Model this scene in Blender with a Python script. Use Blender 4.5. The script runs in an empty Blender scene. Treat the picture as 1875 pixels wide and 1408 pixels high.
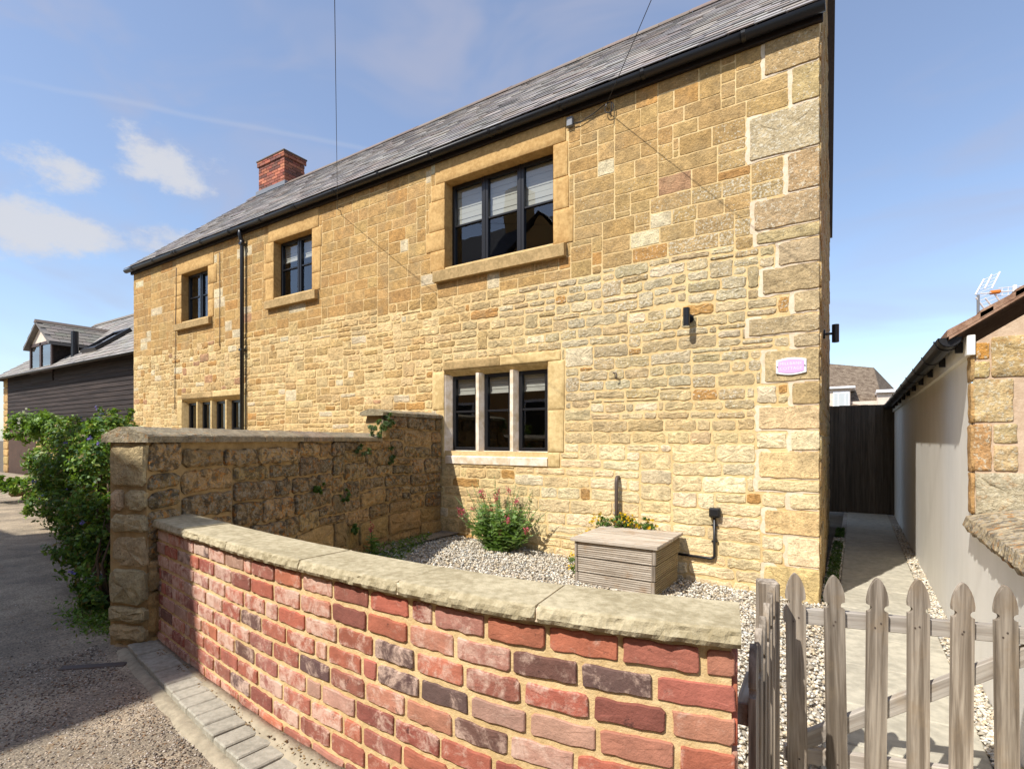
import bpy, bmesh, math, random
import numpy as np
from mathutils import Vector, Matrix, noise as mnoise

random.seed(7); rng = np.random.default_rng(7)
S = bpy.context.scene
COL = S.collection

# ------------------------------------------------------------------ camera, sky, sun, exposure
# world: X runs along the cottage front, +Y into the cottage, the lens is the origin (lane about 1.2 m below)
YAW = math.atan2(0.5419, 0.8404)
cam_d = bpy.data.cameras.new('camera'); cam = bpy.data.objects.new('camera', cam_d); COL.objects.link(cam)
cam.location = (0, 0, 0); cam.rotation_euler = (math.radians(90), 0, YAW)
cam_d.sensor_width = 36; cam_d.lens = 36 * 977 / 1875; cam_d.shift_y = 101 / 1875
cam_d.clip_start = 0.05; cam_d.clip_end = 3000
S.camera = cam

SUN = Vector((0.31, 1.0, -1.22)).normalized()
sun_el = math.asin(-SUN.z)
sun_rot = math.atan2(-SUN.x, -SUN.y)
sl = bpy.data.lights.new('sun', 'SUN'); sl.energy = 3.5; sl.angle = math.radians(0.53); sl.color = (1.0, 0.96, 0.90)
so = bpy.data.objects.new('sun', sl); COL.objects.link(so); so.location = (-6, -20, 26)
so.rotation_euler = SUN.to_track_quat('-Z', 'Y').to_euler()
vs = S.view_settings
vs.view_transform = 'Standard'; vs.look = 'None'; vs.exposure = 0.82; vs.gamma = 1; vs.use_curve_mapping = False
try:
    S.cycles.use_denoising = True; S.cycles.max_bounces = 4; S.cycles.transparent_max_bounces = 8
    S.cycles.caustics_reflective = False; S.cycles.caustics_refractive = False
    S.cycles.sample_clamp_indirect = 6
except Exception: pass

FW = Vector((-0.5419, 0.8404, 0)); RT = Vector((0.8404, 0.5419, 0))
def ray(px, py):
    dx = px - 937.5
    return Vector((-0.5419*977 + 0.8404*dx, 0.8404*977 + 0.5419*dx, 805 - py))
def atY(px, py, Y): r = ray(px, py); return r * (Y / r.y)
def atX(px, py, X): r = ray(px, py); return r * (X / r.x)
def atF(px, py, f): return ray(px, py) * (f / 977)
def atZ(px, py, Z): r = ray(px, py); return r * (Z / r.z)
def depth(p): return max(0.3, p[0]*FW.x + p[1]*FW.y)

def sky():
    w = bpy.data.worlds.new('World'); S.world = w; w.use_nodes = True; w.cycles.sampling_method = 'MANUAL'; w.cycles.sample_map_resolution = 256
    t = w.node_tree; t.nodes.clear()
    def N(k, **kw):
        n = t.nodes.new(k)
        for a, b in kw.items(): setattr(n, a, b)
        return n
    L = t.links.new
    out = N('ShaderNodeOutputWorld'); bg = N('ShaderNodeBackground')
    bg.inputs['Strength'].default_value = 0.13
    st = N('ShaderNodeTexSky', sky_type='NISHITA'); st.sun_disc = False
    st.sun_elevation = sun_el; st.sun_rotation = sun_rot; st.air_density = 1.0; st.dust_density = 0.7; st.ozone_density = 2.2; st.altitude = 60
    tc = N('ShaderNodeTexCoord')
    # cloud puffs low over the lane
    nz = N('ShaderNodeTexNoise'); nz.inputs['Scale'].default_value = 13; nz.inputs['Detail'].default_value = 6; nz.inputs['Roughness'].default_value = 0.66
    mp = N('ShaderNodeMapping'); mp.inputs['Scale'].default_value = (1, 1, 1.7); L(tc.outputs['Generated'], mp.inputs[0]); L(mp.outputs[0], nz.inputs['Vector'])
    total = None
    for (px, py, rad, sc) in ((300, 298, 0.085, 1.0), (345, 340, 0.06, 1.0), (90, 312, 0.075, 0.9), (30, 408, 0.09, 1.15), (130, 430, 0.07, 1.1), (-120, 400, 0.12, 1.1), (300, 440, 0.07, 0.62), (-700, 430, .2, 1.1), (2500, 460, .18, 1)):
        c = ray(px, py).normalized()
        sub = N('ShaderNodeVectorMath', operation='SUBTRACT'); L(tc.outputs['Generated'], sub.inputs[0]); sub.inputs[1].default_value = c
        m2 = N('ShaderNodeVectorMath', operation='MULTIPLY'); L(sub.outputs[0], m2.inputs[0]); m2.inputs[1].default_value = (1/rad, 1/rad, 1.9/rad)
        ln = N('ShaderNodeVectorMath', operation='LENGTH'); L(m2.outputs[0], ln.inputs[0])
        mr = N('ShaderNodeMapRange', interpolation_type='SMOOTHSTEP'); L(ln.outputs['Value'], mr.inputs[0])
        mr.inputs['From Min'].default_value = 1.35; mr.inputs['From Max'].default_value = 0.1
        mr.inputs['To Min'].default_value = 0; mr.inputs['To Max'].default_value = sc
        if total is None: total = mr.outputs[0]
        else:
            mx = N('ShaderNodeMath', operation='MAXIMUM'); L(total, mx.inputs[0]); L(mr.outputs[0], mx.inputs[1]); total = mx.outputs[0]
    ad = N('ShaderNodeMath', operation='MULTIPLY_ADD'); L(total, ad.inputs[0]); ad.inputs[1].default_value = 0.46; L(nz.outputs['Fac'], ad.inputs[2])
    cr = N('ShaderNodeMapRange', interpolation_type='SMOOTHSTEP'); L(ad.outputs[0], cr.inputs[0])
    cr.inputs['From Min'].default_value = 0.68; cr.inputs['From Max'].default_value = 1.0; cr.inputs['To Max'].default_value = 0.88
    # thin streaky cirrus over the whole sky
    n2 = N('ShaderNodeTexNoise'); n2.inputs['Scale'].default_value = 3.2; n2.inputs['Detail'].default_value = 3.5; n2.inputs['Roughness'].default_value = 0.58; n2.inputs['Distortion'].default_value = 0.6
    m3 = N('ShaderNodeMapping'); m3.inputs['Scale'].default_value = (0.6, 1.6, 3.2); m3.inputs['Rotation'].default_value = (0.3, 0.5, 0.4); L(tc.outputs['Generated'], m3.inputs[0]); L(m3.outputs[0], n2.inputs['Vector'])
    c2 = N('ShaderNodeMapRange', interpolation_type='SMOOTHSTEP'); L(n2.outputs['Fac'], c2.inputs[0])
    c2.inputs['From Min'].default_value = 0.42; c2.inputs['From Max'].default_value = 0.8; c2.inputs['To Max'].default_value = 0.62; c2.inputs['To Min'].default_value = 0.2
    mxx = N('ShaderNodeMath', operation='MAXIMUM'); L(cr.outputs[0], mxx.inputs[0]); L(c2.outputs[0], mxx.inputs[1])
    veil = N('ShaderNodeMix', data_type='RGBA'); L(c2.outputs[0], veil.inputs[0]); L(st.outputs[0], veil.inputs[6]); veil.inputs[7].default_value = (2.15, 2.2, 2.75, 1)
    mix = N('ShaderNodeMix', data_type='RGBA'); L(cr.outputs[0], mix.inputs[0]); L(veil.outputs[2], mix.inputs[6]); mix.inputs[7].default_value = (3.1, 3.15, 3.35, 1)
    d1, d2 = ray(150, 172).normalized(), ray(760, 292).normalized(); nn_ = d1.cross(d2).normalized(); mid = (d1+d2).normalized()
    wob = N('ShaderNodeTexNoise'); wob.inputs['Scale'].default_value = 9; wob.inputs['Detail'].default_value = 1; L(tc.outputs['Generated'], wob.inputs['Vector'])
    dt = N('ShaderNodeVectorMath', operation='DOT_PRODUCT'); L(tc.outputs['Generated'], dt.inputs[0]); dt.inputs[1].default_value = nn_
    ws = N('ShaderNodeMath', operation='MULTIPLY_ADD'); L(wob.outputs['Fac'], ws.inputs[0]); ws.inputs[1].default_value = 0.008; ws.inputs[2].default_value = -0.004
    da = N('ShaderNodeMath', operation='ADD'); L(dt.outputs['Value'], da.inputs[0]); L(ws.outputs[0], da.inputs[1])
    ab = N('ShaderNodeMath', operation='ABSOLUTE'); L(da.outputs[0], ab.inputs[0])
    tr = N('ShaderNodeMapRange', interpolation_type='SMOOTHSTEP'); L(ab.outputs[0], tr.inputs[0]); tr.inputs['From Min'].default_value = 0.006; tr.inputs['From Max'].default_value = 0.0; tr.inputs['To Max'].default_value = 0.15
    dm_ = N('ShaderNodeVectorMath', operation='DOT_PRODUCT'); L(tc.outputs['Generated'], dm_.inputs[0]); dm_.inputs[1].default_value = mid
    al = N('ShaderNodeMapRange', interpolation_type='SMOOTHSTEP'); L(dm_.outputs['Value'], al.inputs[0]); al.inputs['From Min'].default_value = 0.94; al.inputs['From Max'].default_value = 0.985
    tm = N('ShaderNodeMath', operation='MULTIPLY'); L(tr.outputs[0], tm.inputs[0]); L(al.outputs[0], tm.inputs[1])
    mx2 = N('ShaderNodeMix', data_type='RGBA'); L(tm.outputs[0], mx2.inputs[0]); L(mix.outputs[2], mx2.inputs[6]); mx2.inputs[7].default_value = (3.0, 3.05, 3.3, 1); mix = mx2
    L(mix.outputs[2], bg.inputs[0]); L(bg.outputs[0], out.inputs[0])
sky()

# ------------------------------------------------------------------ colour and material helpers
def lin(v):
    v /= 255.0
    return v/12.92 if v <= 0.04045 else ((v+0.055)/1.055)**2.4
def C(r, g, b, k=1.0): return (lin(r)*k, lin(g)*k, lin(b)*k)
def jit(c, a=0.12, h=0.04):
    m = 1 + random.uniform(-a, a)
    return tuple(max(0.003, x*m*(1+random.uniform(-h, h))) for x in c)
def lerp(a, b, t): return tuple(x+(y-x)*t for x, y in zip(a, b))

class M:
    def __init__(s, name):
        s.m = bpy.data.materials.new(name); s.m.use_nodes = True; s.t = s.m.node_tree; s.t.nodes.clear()
        s.out = s.n('ShaderNodeOutputMaterial'); s.b = s.n('ShaderNodeBsdfPrincipled'); s.L(s.b.outputs[0], s.out.inputs[0])
        s.b.inputs['Roughness'].default_value = 0.85; s.b.inputs['Specular IOR Level'].default_value = 0.3
    def L(s, a, b): s.t.links.new(a, b)
    def n(s, k, ins=None, **kw):
        n = s.t.nodes.new(k)
        for a, b in kw.items(): setattr(n, a, b)
        for a, b in (ins or {}).items():
            if hasattr(b, 'is_output'): s.L(b, n.inputs[a])
            else: n.inputs[a].default_value = b
        return n
    def pos(s): return s.n('ShaderNodeNewGeometry').outputs['Position']
    def obj(s): return s.n('ShaderNodeTexCoord').outputs['Object']
    def rnd(s): return s.n('ShaderNodeObjectInfo').outputs['Random']
    def map(s, v, scale=(1,1,1), rot=(0,0,0), loc=(0,0,0)):
        return s.n('ShaderNodeMapping', {'Vector': v, 'Scale': scale, 'Rotation': rot, 'Location': loc}).outputs[0]
    def noise(s, v, sc, det=5, rough=0.6, dist=0.0): return s.n('ShaderNodeTexNoise', {'Vector': v, 'Scale': sc, 'Detail': det, 'Roughness': rough, 'Distortion': dist}).outputs['Fac']
    def vor(s, v, sc, out='Distance', feat='F1'): return s.n('ShaderNodeTexVoronoi', {'Vector': v, 'Scale': sc}, feature=feat).outputs[out]
    def rng(s, v, a, b, c=0.0, d=1.0, sm=True):
        return s.n('ShaderNodeMapRange', {0: v, 1: a, 2: b, 3: c, 4: d}, interpolation_type='SMOOTHSTEP' if sm else 'LINEAR').outputs[0]
    def math(s, op, a, b=0.0):
        return s.n('ShaderNodeMath', {0: a, 1: b}, operation=op).outputs[0]
    def mix(s, f, a, b, bl='MIX'):
        def c4(x): return x if hasattr(x, 'is_output') else (tuple(x)+(1,) if len(x) == 3 else x)
        return s.n('ShaderNodeMix', {0: f, 6: c4(a), 7: c4(b)}, data_type='RGBA', blend_type=bl).outputs[2]
    def scale(s, col, f):   # multiply a colour by a scalar socket
        cmb = s.n('ShaderNodeCombineColor', {0: f, 1: f, 2: f}).outputs[0]
        return s.mix(1.0, col, cmb, 'MULTIPLY')
    def attr(s):
        a = s.n('ShaderNodeAttribute', attribute_name='Col'); return a.outputs['Color'], a.outputs['Alpha']
    def bump(s, h, st=0.4, d=0.01):
        o = s.n('ShaderNodeBump', {'Height': h, 'Strength': st, 'Distance': d}); s.L(o.outputs[0], s.b.inputs['Normal'])
    def col(s, c):
        if hasattr(c, 'is_output'): s.L(c, s.b.inputs['Base Color'])
        else: s.b.inputs['Base Color'].default_value = tuple(c)+(1,)
    def rough(s, v):
        if hasattr(v, 'is_output'): s.L(v, s.b.inputs['Roughness'])
        else: s.b.inputs['Roughness'].default_value = v

MAT = {}
def mk_stone(name, pale, orange=0.0, black=0.0, bumpst=0.8, sc=1.0):
    m = M(name); p = m.pos(); c, a = m.attr()
    n1 = m.noise(p, 13*sc, 4, 0.72); n2 = m.noise(p, 90*sc, 2, 0.7); n3 = m.noise(m.map(p, loc=(5, 3, 9)), 3.3*sc, 2)
    c = m.scale(c, m.rng(n1, 0.28, 0.72, 0.66, 1.3, False))
    n4 = m.noise(m.map(p, loc=(3, 3, 3)), 48*sc, 3, 0.7)
    c = m.scale(c, m.rng(n4, 0.3, 0.7, 0.78, 1.2, False))
    c = m.mix(m.rng(n3, 0.5, 0.72, 0, 0.35), c, C(160, 142, 108, .8), 'MIX')
    thr = m.math('MULTIPLY_ADD', a, -0.22); m.t.nodes[-1].inputs[2].default_value = 0.70
    d = m.math('SUBTRACT', m.noise(m.map(p, loc=(1, 8, 2)), 42*sc, 4, 0.7), thr)
    c = m.mix(m.rng(d, 0.0, 0.07, 0, 0.8), c, pale)
    pit = m.rng(m.noise(m.map(p, loc=(4, 1, 7)), 70*sc, 2, 0.6), 0.62, 0.70)
    c = m.mix(m.math('MULTIPLY', pit, 0.55), c, C(86, 66, 40))
    if black:
        k = m.math('MULTIPLY', m.rng(m.noise(m.map(p, loc=(9, 9, 1)), 17, 6, 0.7), 0.47, 0.58), m.math('MULTIPLY', m.rng(a, 0.3, 0.9), black))
        c = m.mix(k, c, C(48, 43, 36))
    if orange:
        k = m.math('MULTIPLY', m.rng(m.noise(m.map(p, loc=(2, 6, 3)), 21, 6, 0.72), 0.55, 0.61), m.math('MULTIPLY', m.rng(a, 0.3, 0.8), orange))
        c = m.mix(k, c, C(176, 112, 28))
    m.col(c); m.rough(0.92)
    h = m.math('ADD', m.math('MULTIPLY', n2, 0.5), m.math('MULTIPLY', n4, 0.9))
    m.bump(h, bumpst, 0.014)
    MAT[name] = m.m
mk_stone('cottage_stone', C(205, 196, 172), 0.0)
mk_stone('garden_stone', C(150, 140, 120), 0.6, 0.68, 0.8)
mk_stone('coping_stone', C(158, 150, 136), 0.55, 0.6, 0.7)
mk_stone('quoin_stone', C(196, 186, 160), 0.25)

def simple(name, col, rough=0.6, spec=0.4, metal=0.0):
    m = M(name); m.col(col); m.rough(rough); m.b.inputs['Specular IOR Level'].default_value = spec; m.b.inputs['Metallic'].default_value = metal
    MAT[name] = m.m; return m
def grainy(name, c1, c2, sc=20, rough=0.9, bst=0.4, bd=0.006, det=6, sc2=3.0, mapscale=(1,1,1)):
    m = M(name); p = m.map(m.pos(), mapscale)
    n = m.noise(p, sc, det, 0.65); n2 = m.noise(m.map(p, loc=(7, 2, 5)), sc2, 4)
    f = m.math('ADD', m.math('MULTIPLY', n, 0.6), m.math('MULTIPLY', n2, 0.4))
    m.col(m.mix(m.rng(f, 0.36, 0.64), c1, c2)); m.rough(rough); m.bump(m.noise(p, sc*3, 3, 0.7), bst, bd)
    MAT[name] = m.m; return m
grainy('mortar', C(200, 170, 116), C(222, 195, 144), 24, bst=0.5)
grainy('pale_mortar', C(208, 188, 158), C(226, 208, 182), 24, bst=0.5)
grainy('brick_mortar', C(198, 168, 118), C(224, 196, 146), 30, bst=0.6)
grainy('garden_mortar', C(146, 120, 80), C(178, 150, 104), 18, bst=0.7)
grainy('dressed_stone', C(176, 138, 84), C(206, 169, 110), 22, bst=0.35, sc2=5)
grainy('limewashed_stone', C(206, 184, 148), C(236, 222, 204), 10, bst=0.25, sc2=6)
grainy('sill_stone', C(150, 126, 84), C(190, 160, 112), 26, bst=0.35)
grainy('cap_stone', C(152, 139, 108), C(194, 181, 149), 34, bst=0.6, sc2=3.5)
grainy('render', C(228, 225, 215), C(238, 235, 226), 3, 0.8, 0.12, 0.004, sc2=1.1, mapscale=(1, 1, 0.5))
grainy('paving', C(158, 152, 136), C(188, 181, 162), 14, 0.85, 0.3, 0.004, sc2=2.6)
grainy('paver', C(142, 137, 123), C(172, 166, 150), 40, 0.9, 0.4, 0.004, sc2=6)
grainy('concrete', C(140, 130, 110), C(172, 160, 136), 26, 0.9, 0.5, 0.005)
grainy('ground', C(92, 82, 66), C(112, 100, 82), 3, 0.95, 0.4)
grainy('gravel_base', C(150, 140, 124), C(190, 180, 164), 60, 0.95, 0.6, 0.01)
grainy('soil', C(72, 58, 40), C(98, 82, 58), 25, 0.95, 0.6, 0.01)
grainy('tile_roof', C(84, 68, 54), C(140, 124, 104), 4.5, 0.95, 0.5, 0.02, det=8, sc2=12)
grainy('old_tile', C(126, 92, 72), C(168, 136, 112), 25, 0.95, 0.5, 0.01)
grainy('brown_door', C(70, 52, 40), C(84, 62, 48), 12, 0.7, 0.2)
grainy('cream_render', C(205, 188, 170), C(220, 204, 188), 8, 0.85, 0.2)
def mk_lane():
    m = M('lane_surface'); p = m.pos()
    v = m.vor(p, 130, 'Color'); vd = m.vor(p, 130)
    n = m.noise(p, 2.3, 5, 0.65); n2 = m.noise(p, 260, 3)
    c = m.mix(m.rng(n, 0.35, 0.7), C(136, 124, 106), C(178, 161, 136))
    vv = m.n('ShaderNodeSeparateColor', {0: v}).outputs[0]; c = m.scale(c, m.rng(vv, 0, 1, 0.62, 1.3, False))
    c = m.mix(m.rng(m.noise(p, 9, 5), 0.6, 0.72, 0, 0.5), c, C(140, 116, 84))
    m.col(c); m.rough(0.95); m.bump(m.math('SUBTRACT', m.math('MULTIPLY', n2, 0.4), vd), 0.6, 0.006); MAT['lane_surface'] = m.m
mk_lane()
def mk_attr(name, rough=0.9, nsc=40, amt=0.25, bst=0.3, bd=0.004, spec=0.3):
    m = M(name); c, a = m.attr(); p = m.pos(); n = m.noise(p, nsc, 5, 0.65)
    m.col(m.scale(c, m.rng(n, 0.25, 0.75, 1-amt, 1+amt, False))); m.rough(rough); m.b.inputs['Specular IOR Level'].default_value = spec
    m.bump(n, bst, bd); MAT[name] = m.m
mk_attr('slate', 0.7, 35, 0.22, 0.35, 0.006, 0.3)
mk_attr('gravel_stone', 0.9, 90, 0.18)
mk_attr('chimney_brick', 0.9, 30, 0.3)
def mk_leaf(name, trans=0.3):
    m = M(name); c, a = m.attr(); m.col(c); m.rough(0.5); m.b.inputs['Specular IOR Level'].default_value = 0.35
    tr = m.n('ShaderNodeBsdfTranslucent'); m.L(m.mix(0.5, c, C(150, 190, 40)), tr.inputs[0])
    mx = m.n('ShaderNodeMixShader', {0: trans}); m.L(m.b.outputs[0], mx.inputs[1]); m.L(tr.outputs[0], mx.inputs[2]); m.L(mx.outputs[0], m.out.inputs[0])
    MAT[name] = m.m
mk_leaf('leaf')
def mk_brick():
    m = M('brick'); c, a = m.attr(); p = m.pos()
    n1 = m.noise(p, 16, 6, 0.65); n2 = m.noise(p, 110, 3, 0.7)
    c = m.scale(c, m.rng(n1, 0.25, 0.75, 0.7, 1.25, False))
    e = m.noise(m.map(p, loc=(3, 7, 1)), 15, 6, 0.76, 0.4)
    thr = m.math('MULTIPLY_ADD', a, -0.3); m.t.nodes[-1].inputs[2].default_value = 0.645
    c = m.mix(m.rng(m.math('SUBTRACT', e, thr), 0, 0.24, 0, 0.8), c, C(216, 186, 166))
    k = m.rng(m.noise(m.map(p, loc=(8, 2, 6)), 20, 7, 0.72), 0.62, 0.7, 0, 0.7)
    c = m.mix(k, c, C(58, 40, 38))
    m.col(c); m.rough(0.9); m.bump(m.math('ADD', m.math('MULTIPLY', n2, 0.7), m.math('MULTIPLY', n1, 0.5)), 0.6, 0.006); MAT['brick'] = m.m
mk_brick()
def mk_wood(name, c1, c2, c3, axis=2, k=1.0, tint=0.25):
    m = M(name); o = m.obj(); r = m.rnd()
    sc = [46*k, 46*k, 46*k]; sc[axis] = 1.8*k
    off = m.n('ShaderNodeCombineXYZ', {0: m.math('MULTIPLY', r, 37.0), 1: m.math('MULTIPLY', r, 11.0), 2: m.math('MULTIPLY', r, 23.0)}).outputs[0]
    p = m.n('ShaderNodeVectorMath', {0: o, 1: off}, operation='ADD').outputs[0]
    q = m.map(p, tuple(sc)); n = m.noise(q, 1.0, 4, 0.6, 0.5)
    sc2 = [x*3.2 for x in sc]; fine = m.noise(m.map(p, tuple(sc2)), 1.0, 4, 0.7)
    bl = m.noise(p, 7, 4)
    c = m.mix(m.rng(n, 0.32, 0.68), c1, c2); c = m.mix(m.rng(bl, 0.5, 0.75, 0, 0.6), c, c3)
    c = m.scale(c, m.rng(fine, 0.3, 0.7, 0.82, 1.12, False)); c = m.scale(c, m.rng(r, 0, 1, 1-tint, 1+tint*0.6, False))
    m.col(c); m.rough(0.85); m.bump(m.math('ADD', n, m.math('MULTIPLY', fine, 0.6)), 0.45, 0.004); MAT[name] = m.m
mk_wood('picket_wood', C(112, 100, 86), C(172, 160, 144), C(150, 130, 104))
mk_wood('rail_wood', C(158, 148, 136), C(192, 184, 172), C(170, 152, 128), axis=0)
mk_wood('deck_wood', C(156, 142, 124), C(204, 192, 174), C(158, 124, 86), axis=0, tint=0.12)
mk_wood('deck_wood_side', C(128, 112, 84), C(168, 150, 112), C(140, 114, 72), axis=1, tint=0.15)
mk_wood('fence_wood', C(70, 62, 54), C(98, 88, 76), C(88, 74, 60))
mk_wood('barn_board', C(38, 31, 28), C(64, 54, 49), C(46, 40, 42), axis=0, k=0.4)
mk_wood('stem_wood', C(92, 76, 56), C(120, 100, 76), C(100, 84, 60))
simple('black_paint', C(24, 24, 27), 0.35, 0.5); simple('black_plastic', C(28, 28, 30), 0.38, 0.5)
simple('fascia', C(34, 26, 22), 0.7); simple('brown_frame', C(74, 56, 50), 0.5)
simple('blind_fabric', C(184, 181, 171), 0.9); simple('white_plastic', C(235, 236, 238), 0.4)
simple('plaque_pink', C(214, 172, 212), 0.35); simple('plaque_letter', C(240, 224, 240), 0.4)
simple('metal', C(150, 150, 150), 0.35, 0.5, 0.9); simple('iron', C(96, 84, 76), 0.6, 0.4, 0.4); simple('white_metal', C(225, 225, 225), 0.4)
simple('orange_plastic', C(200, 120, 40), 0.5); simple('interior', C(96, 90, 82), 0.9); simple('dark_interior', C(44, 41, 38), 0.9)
simple('lead', C(120, 122, 126), 0.5); simple('opposite_wall', C(190, 150, 96), 0.9); simple('opposite_roof', C(90, 84, 82), 0.8); simple('cable', C(30, 30, 32), 0.6)
def mk_glass():
    m = M('glass'); gl = m.n('ShaderNodeBsdfGlossy', {'Roughness': 0.0, 'Color': (0.95, 0.97, 1, 1)}); tr = m.n('ShaderNodeBsdfTransparent', {'Color': (0.86, 0.88, 0.87, 1)})
    fr = m.math('POWER', m.n('ShaderNodeLayerWeight', {'Blend': 0.5}).outputs['Facing'], 3.5)
    f = m.rng(fr, 0.0, 1.0, 0.085, 1.0, False); wav = m.n('ShaderNodeBump', {'Height': m.noise(m.pos(), 2.2, 2), 'Strength': 0.05, 'Distance': 0.02})
    m.L(wav.outputs[0], gl.inputs['Normal'])
    mx = m.n('ShaderNodeMixShader', {0: f}); m.L(tr.outputs[0], mx.inputs[1]); m.L(gl.outputs[0], mx.inputs[2]); m.L(mx.outputs[0], m.out.inputs[0]); MAT['glass'] = m.m
mk_glass()

# ------------------------------------------------------------------ mesh helpers
WL = {}
def link(name, data, loc, parent):
    o = bpy.data.objects.new(name, data); COL.objects.link(o)
    loc = Vector(loc); WL[o.name] = loc
    if parent is not None:
        o.parent = parent; o.location = loc - WL[parent.name]
    else: o.location = loc
    return o
def tag(o, label=None, cat=None, group=None, kind=None):
    if label: o['label'] = label
    if cat: o['category'] = cat
    if group: o['group'] = group
    if kind: o['kind'] = kind
    return o
def thing(name, loc, label, cat, group=None):
    return tag(link(name, None, loc, None), label, cat, group)

CB_F = None
def cbox_faces():
    idx = lambda s, k: ((s[0] > 0)*4 + (s[1] > 0)*2 + (s[2] > 0))*3 + k
    F = []
    for k in range(3):
        l, m = [a for a in range(3) if a != k]
        for sg in (-1, 1):
            q = []
            for (a, b) in ((-1, -1), (1, -1), (1, 1), (-1, 1)):
                s = [0, 0, 0]; s[k] = sg; s[l] = a; s[m] = b; q.append(idx(s, k))
            F.append(q)
    for m in range(3):
        k, l = [a for a in range(3) if a != m]
        for sk in (-1, 1):
            for sl_ in (-1, 1):
                s1 = [0, 0, 0]; s1[k] = sk; s1[l] = sl_; s1[m] = -1; s2 = list(s1); s2[m] = 1
                F.append([idx(s1, k), idx(s2, k), idx(s2, l), idx(s1, l)])
    for a in (-1, 1):
        for b in (-1, 1):
            for c in (-1, 1):
                s = (a, b, c); F.append([idx(s, 0), idx(s, 1), idx(s, 2)])
    return F
CB_F = cbox_faces()

class MB:
    def __init__(s): s.v = []; s.f = []; s.c = []
    def add(s, vs, fs, col=(0.5, 0.5, 0.5, 0)):
        o = len(s.v); s.v += [tuple(v) for v in vs]; s.f += [[i+o for i in f] for f in fs]
        col = tuple(col) + ((0,) if len(col) == 3 else ())
        s.c += [col]*len(vs); return s
    def box(s, x0, x1, y0, y1, z0, z1, ch=0.004, col=(0.5, 0.5, 0.5), mat=None):
        c = Vector(((x0+x1)/2, (y0+y1)/2, (z0+z1)/2)); h = [(x1-x0)/2, (y1-y0)/2, (z1-z0)/2]
        ch = min(ch, min(h)*0.6); vs = []
        for a in (-1, 1):
            for b in (-1, 1):
                for d in (-1, 1):
                    for k in range(3):
                        sg = (a, b, d); p = Vector([sg[i]*(h[i] - (0 if i == k else ch)) for i in range(3)])
                        if mat is not None: p = mat @ p
                        vs.append(c+p)
        return s.add(vs, CB_F, col)
    def quad(s, a, b, c, d, col=(0.5,)*3): return s.add([a, b, c, d], [[0, 1, 2, 3]], col)
    def prism(s, pts, vec, col=(0.5,)*3):
        n = len(pts); vec = Vector(vec); a = [Vector(p) for p in pts]; b = [p+vec for p in a]
        F = [list(range(n))[::-1], list(range(n, 2*n))] + [[i, (i+1) % n, n+(i+1) % n, n+i] for i in range(n)]
        return s.add(a+b, F, col)
    def tube(s, pts, r, n=8, col=(0.5,)*3, cap=True):
        pts = [Vector(p) for p in pts]; vs = []; m = len(pts)
        rr = r if isinstance(r, (list, tuple)) else [r]*m
        up = None
        for i, p in enumerate(pts):
            t = (pts[min(i+1, m-1)] - pts[max(i-1, 0)]).normalized()
            if up is None: up = t.orthogonal().normalized()
            up = (up - t*up.dot(t)).normalized(); bn = t.cross(up)
            for k in range(n):
                a = 2*math.pi*k/n; vs.append(p + (up*math.cos(a)+bn*math.sin(a))*rr[i])
        F = [[i*n+k, i*n+(k+1) % n, (i+1)*n+(k+1) % n, (i+1)*n+k] for i in range(m-1) for k in range(n)]
        if cap: F += [list(range(n))[::-1], [(m-1)*n+k for k in range(n)]]
        return s.add(vs, F, col)
    def ball(s, c, r, n=6, col=(0.5,)*3, sq=(1, 1, 1), jt=0.0):
        c = Vector(c); vs = [c+Vector((0, 0, r*sq[2]))]
        for i in range(1, n//2+1):
            th = math.pi*i/(n//2+1)
            for k in range(n):
                a = 2*math.pi*k/n; q = r*(1+random.uniform(-jt, jt))
                vs.append(c+Vector((q*sq[0]*math.sin(th)*math.cos(a), q*sq[1]*math.sin(th)*math.sin(a), q*sq[2]*math.cos(th))))
        vs.append(c-Vector((0, 0, r*sq[2]))); e = len(vs)-1; R = n//2
        F = [[0, 1+k, 1+(k+1) % n] for k in range(n)]
        F += [[1+i*n+k, 1+(i+1)*n+k, 1+(i+1)*n+(k+1) % n, 1+i*n+(k+1) % n] for i in range(R-1) for k in range(n)]
        F += [[e, 1+(R-1)*n+(k+1) % n, 1+(R-1)*n+k] for k in range(n)]
        return s.add(vs, F, col)
    def build(s, name, mat, parent=None, smooth=False, fix=True):
        v = np.array(s.v, dtype=float); c = (v.min(0)+v.max(0))/2
        me = bpy.data.meshes.new(name); me.from_pydata((v-c).tolist(), [], s.f)
        at = me.color_attributes.new('Col', 'FLOAT_COLOR', 'POINT'); at.data.foreach_set('color', np.array(s.c, dtype=np.float32).ravel())
        if fix:
            bm = bmesh.new(); bm.from_mesh(me); bmesh.ops.recalc_face_normals(bm, faces=bm.faces); bm.to_mesh(me); bm.free()
        if smooth: me.polygons.foreach_set('use_smooth', [True]*len(me.polygons))
        if mat: me.materials.append(MAT[mat])
        return link(name, me, c, parent)

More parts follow.
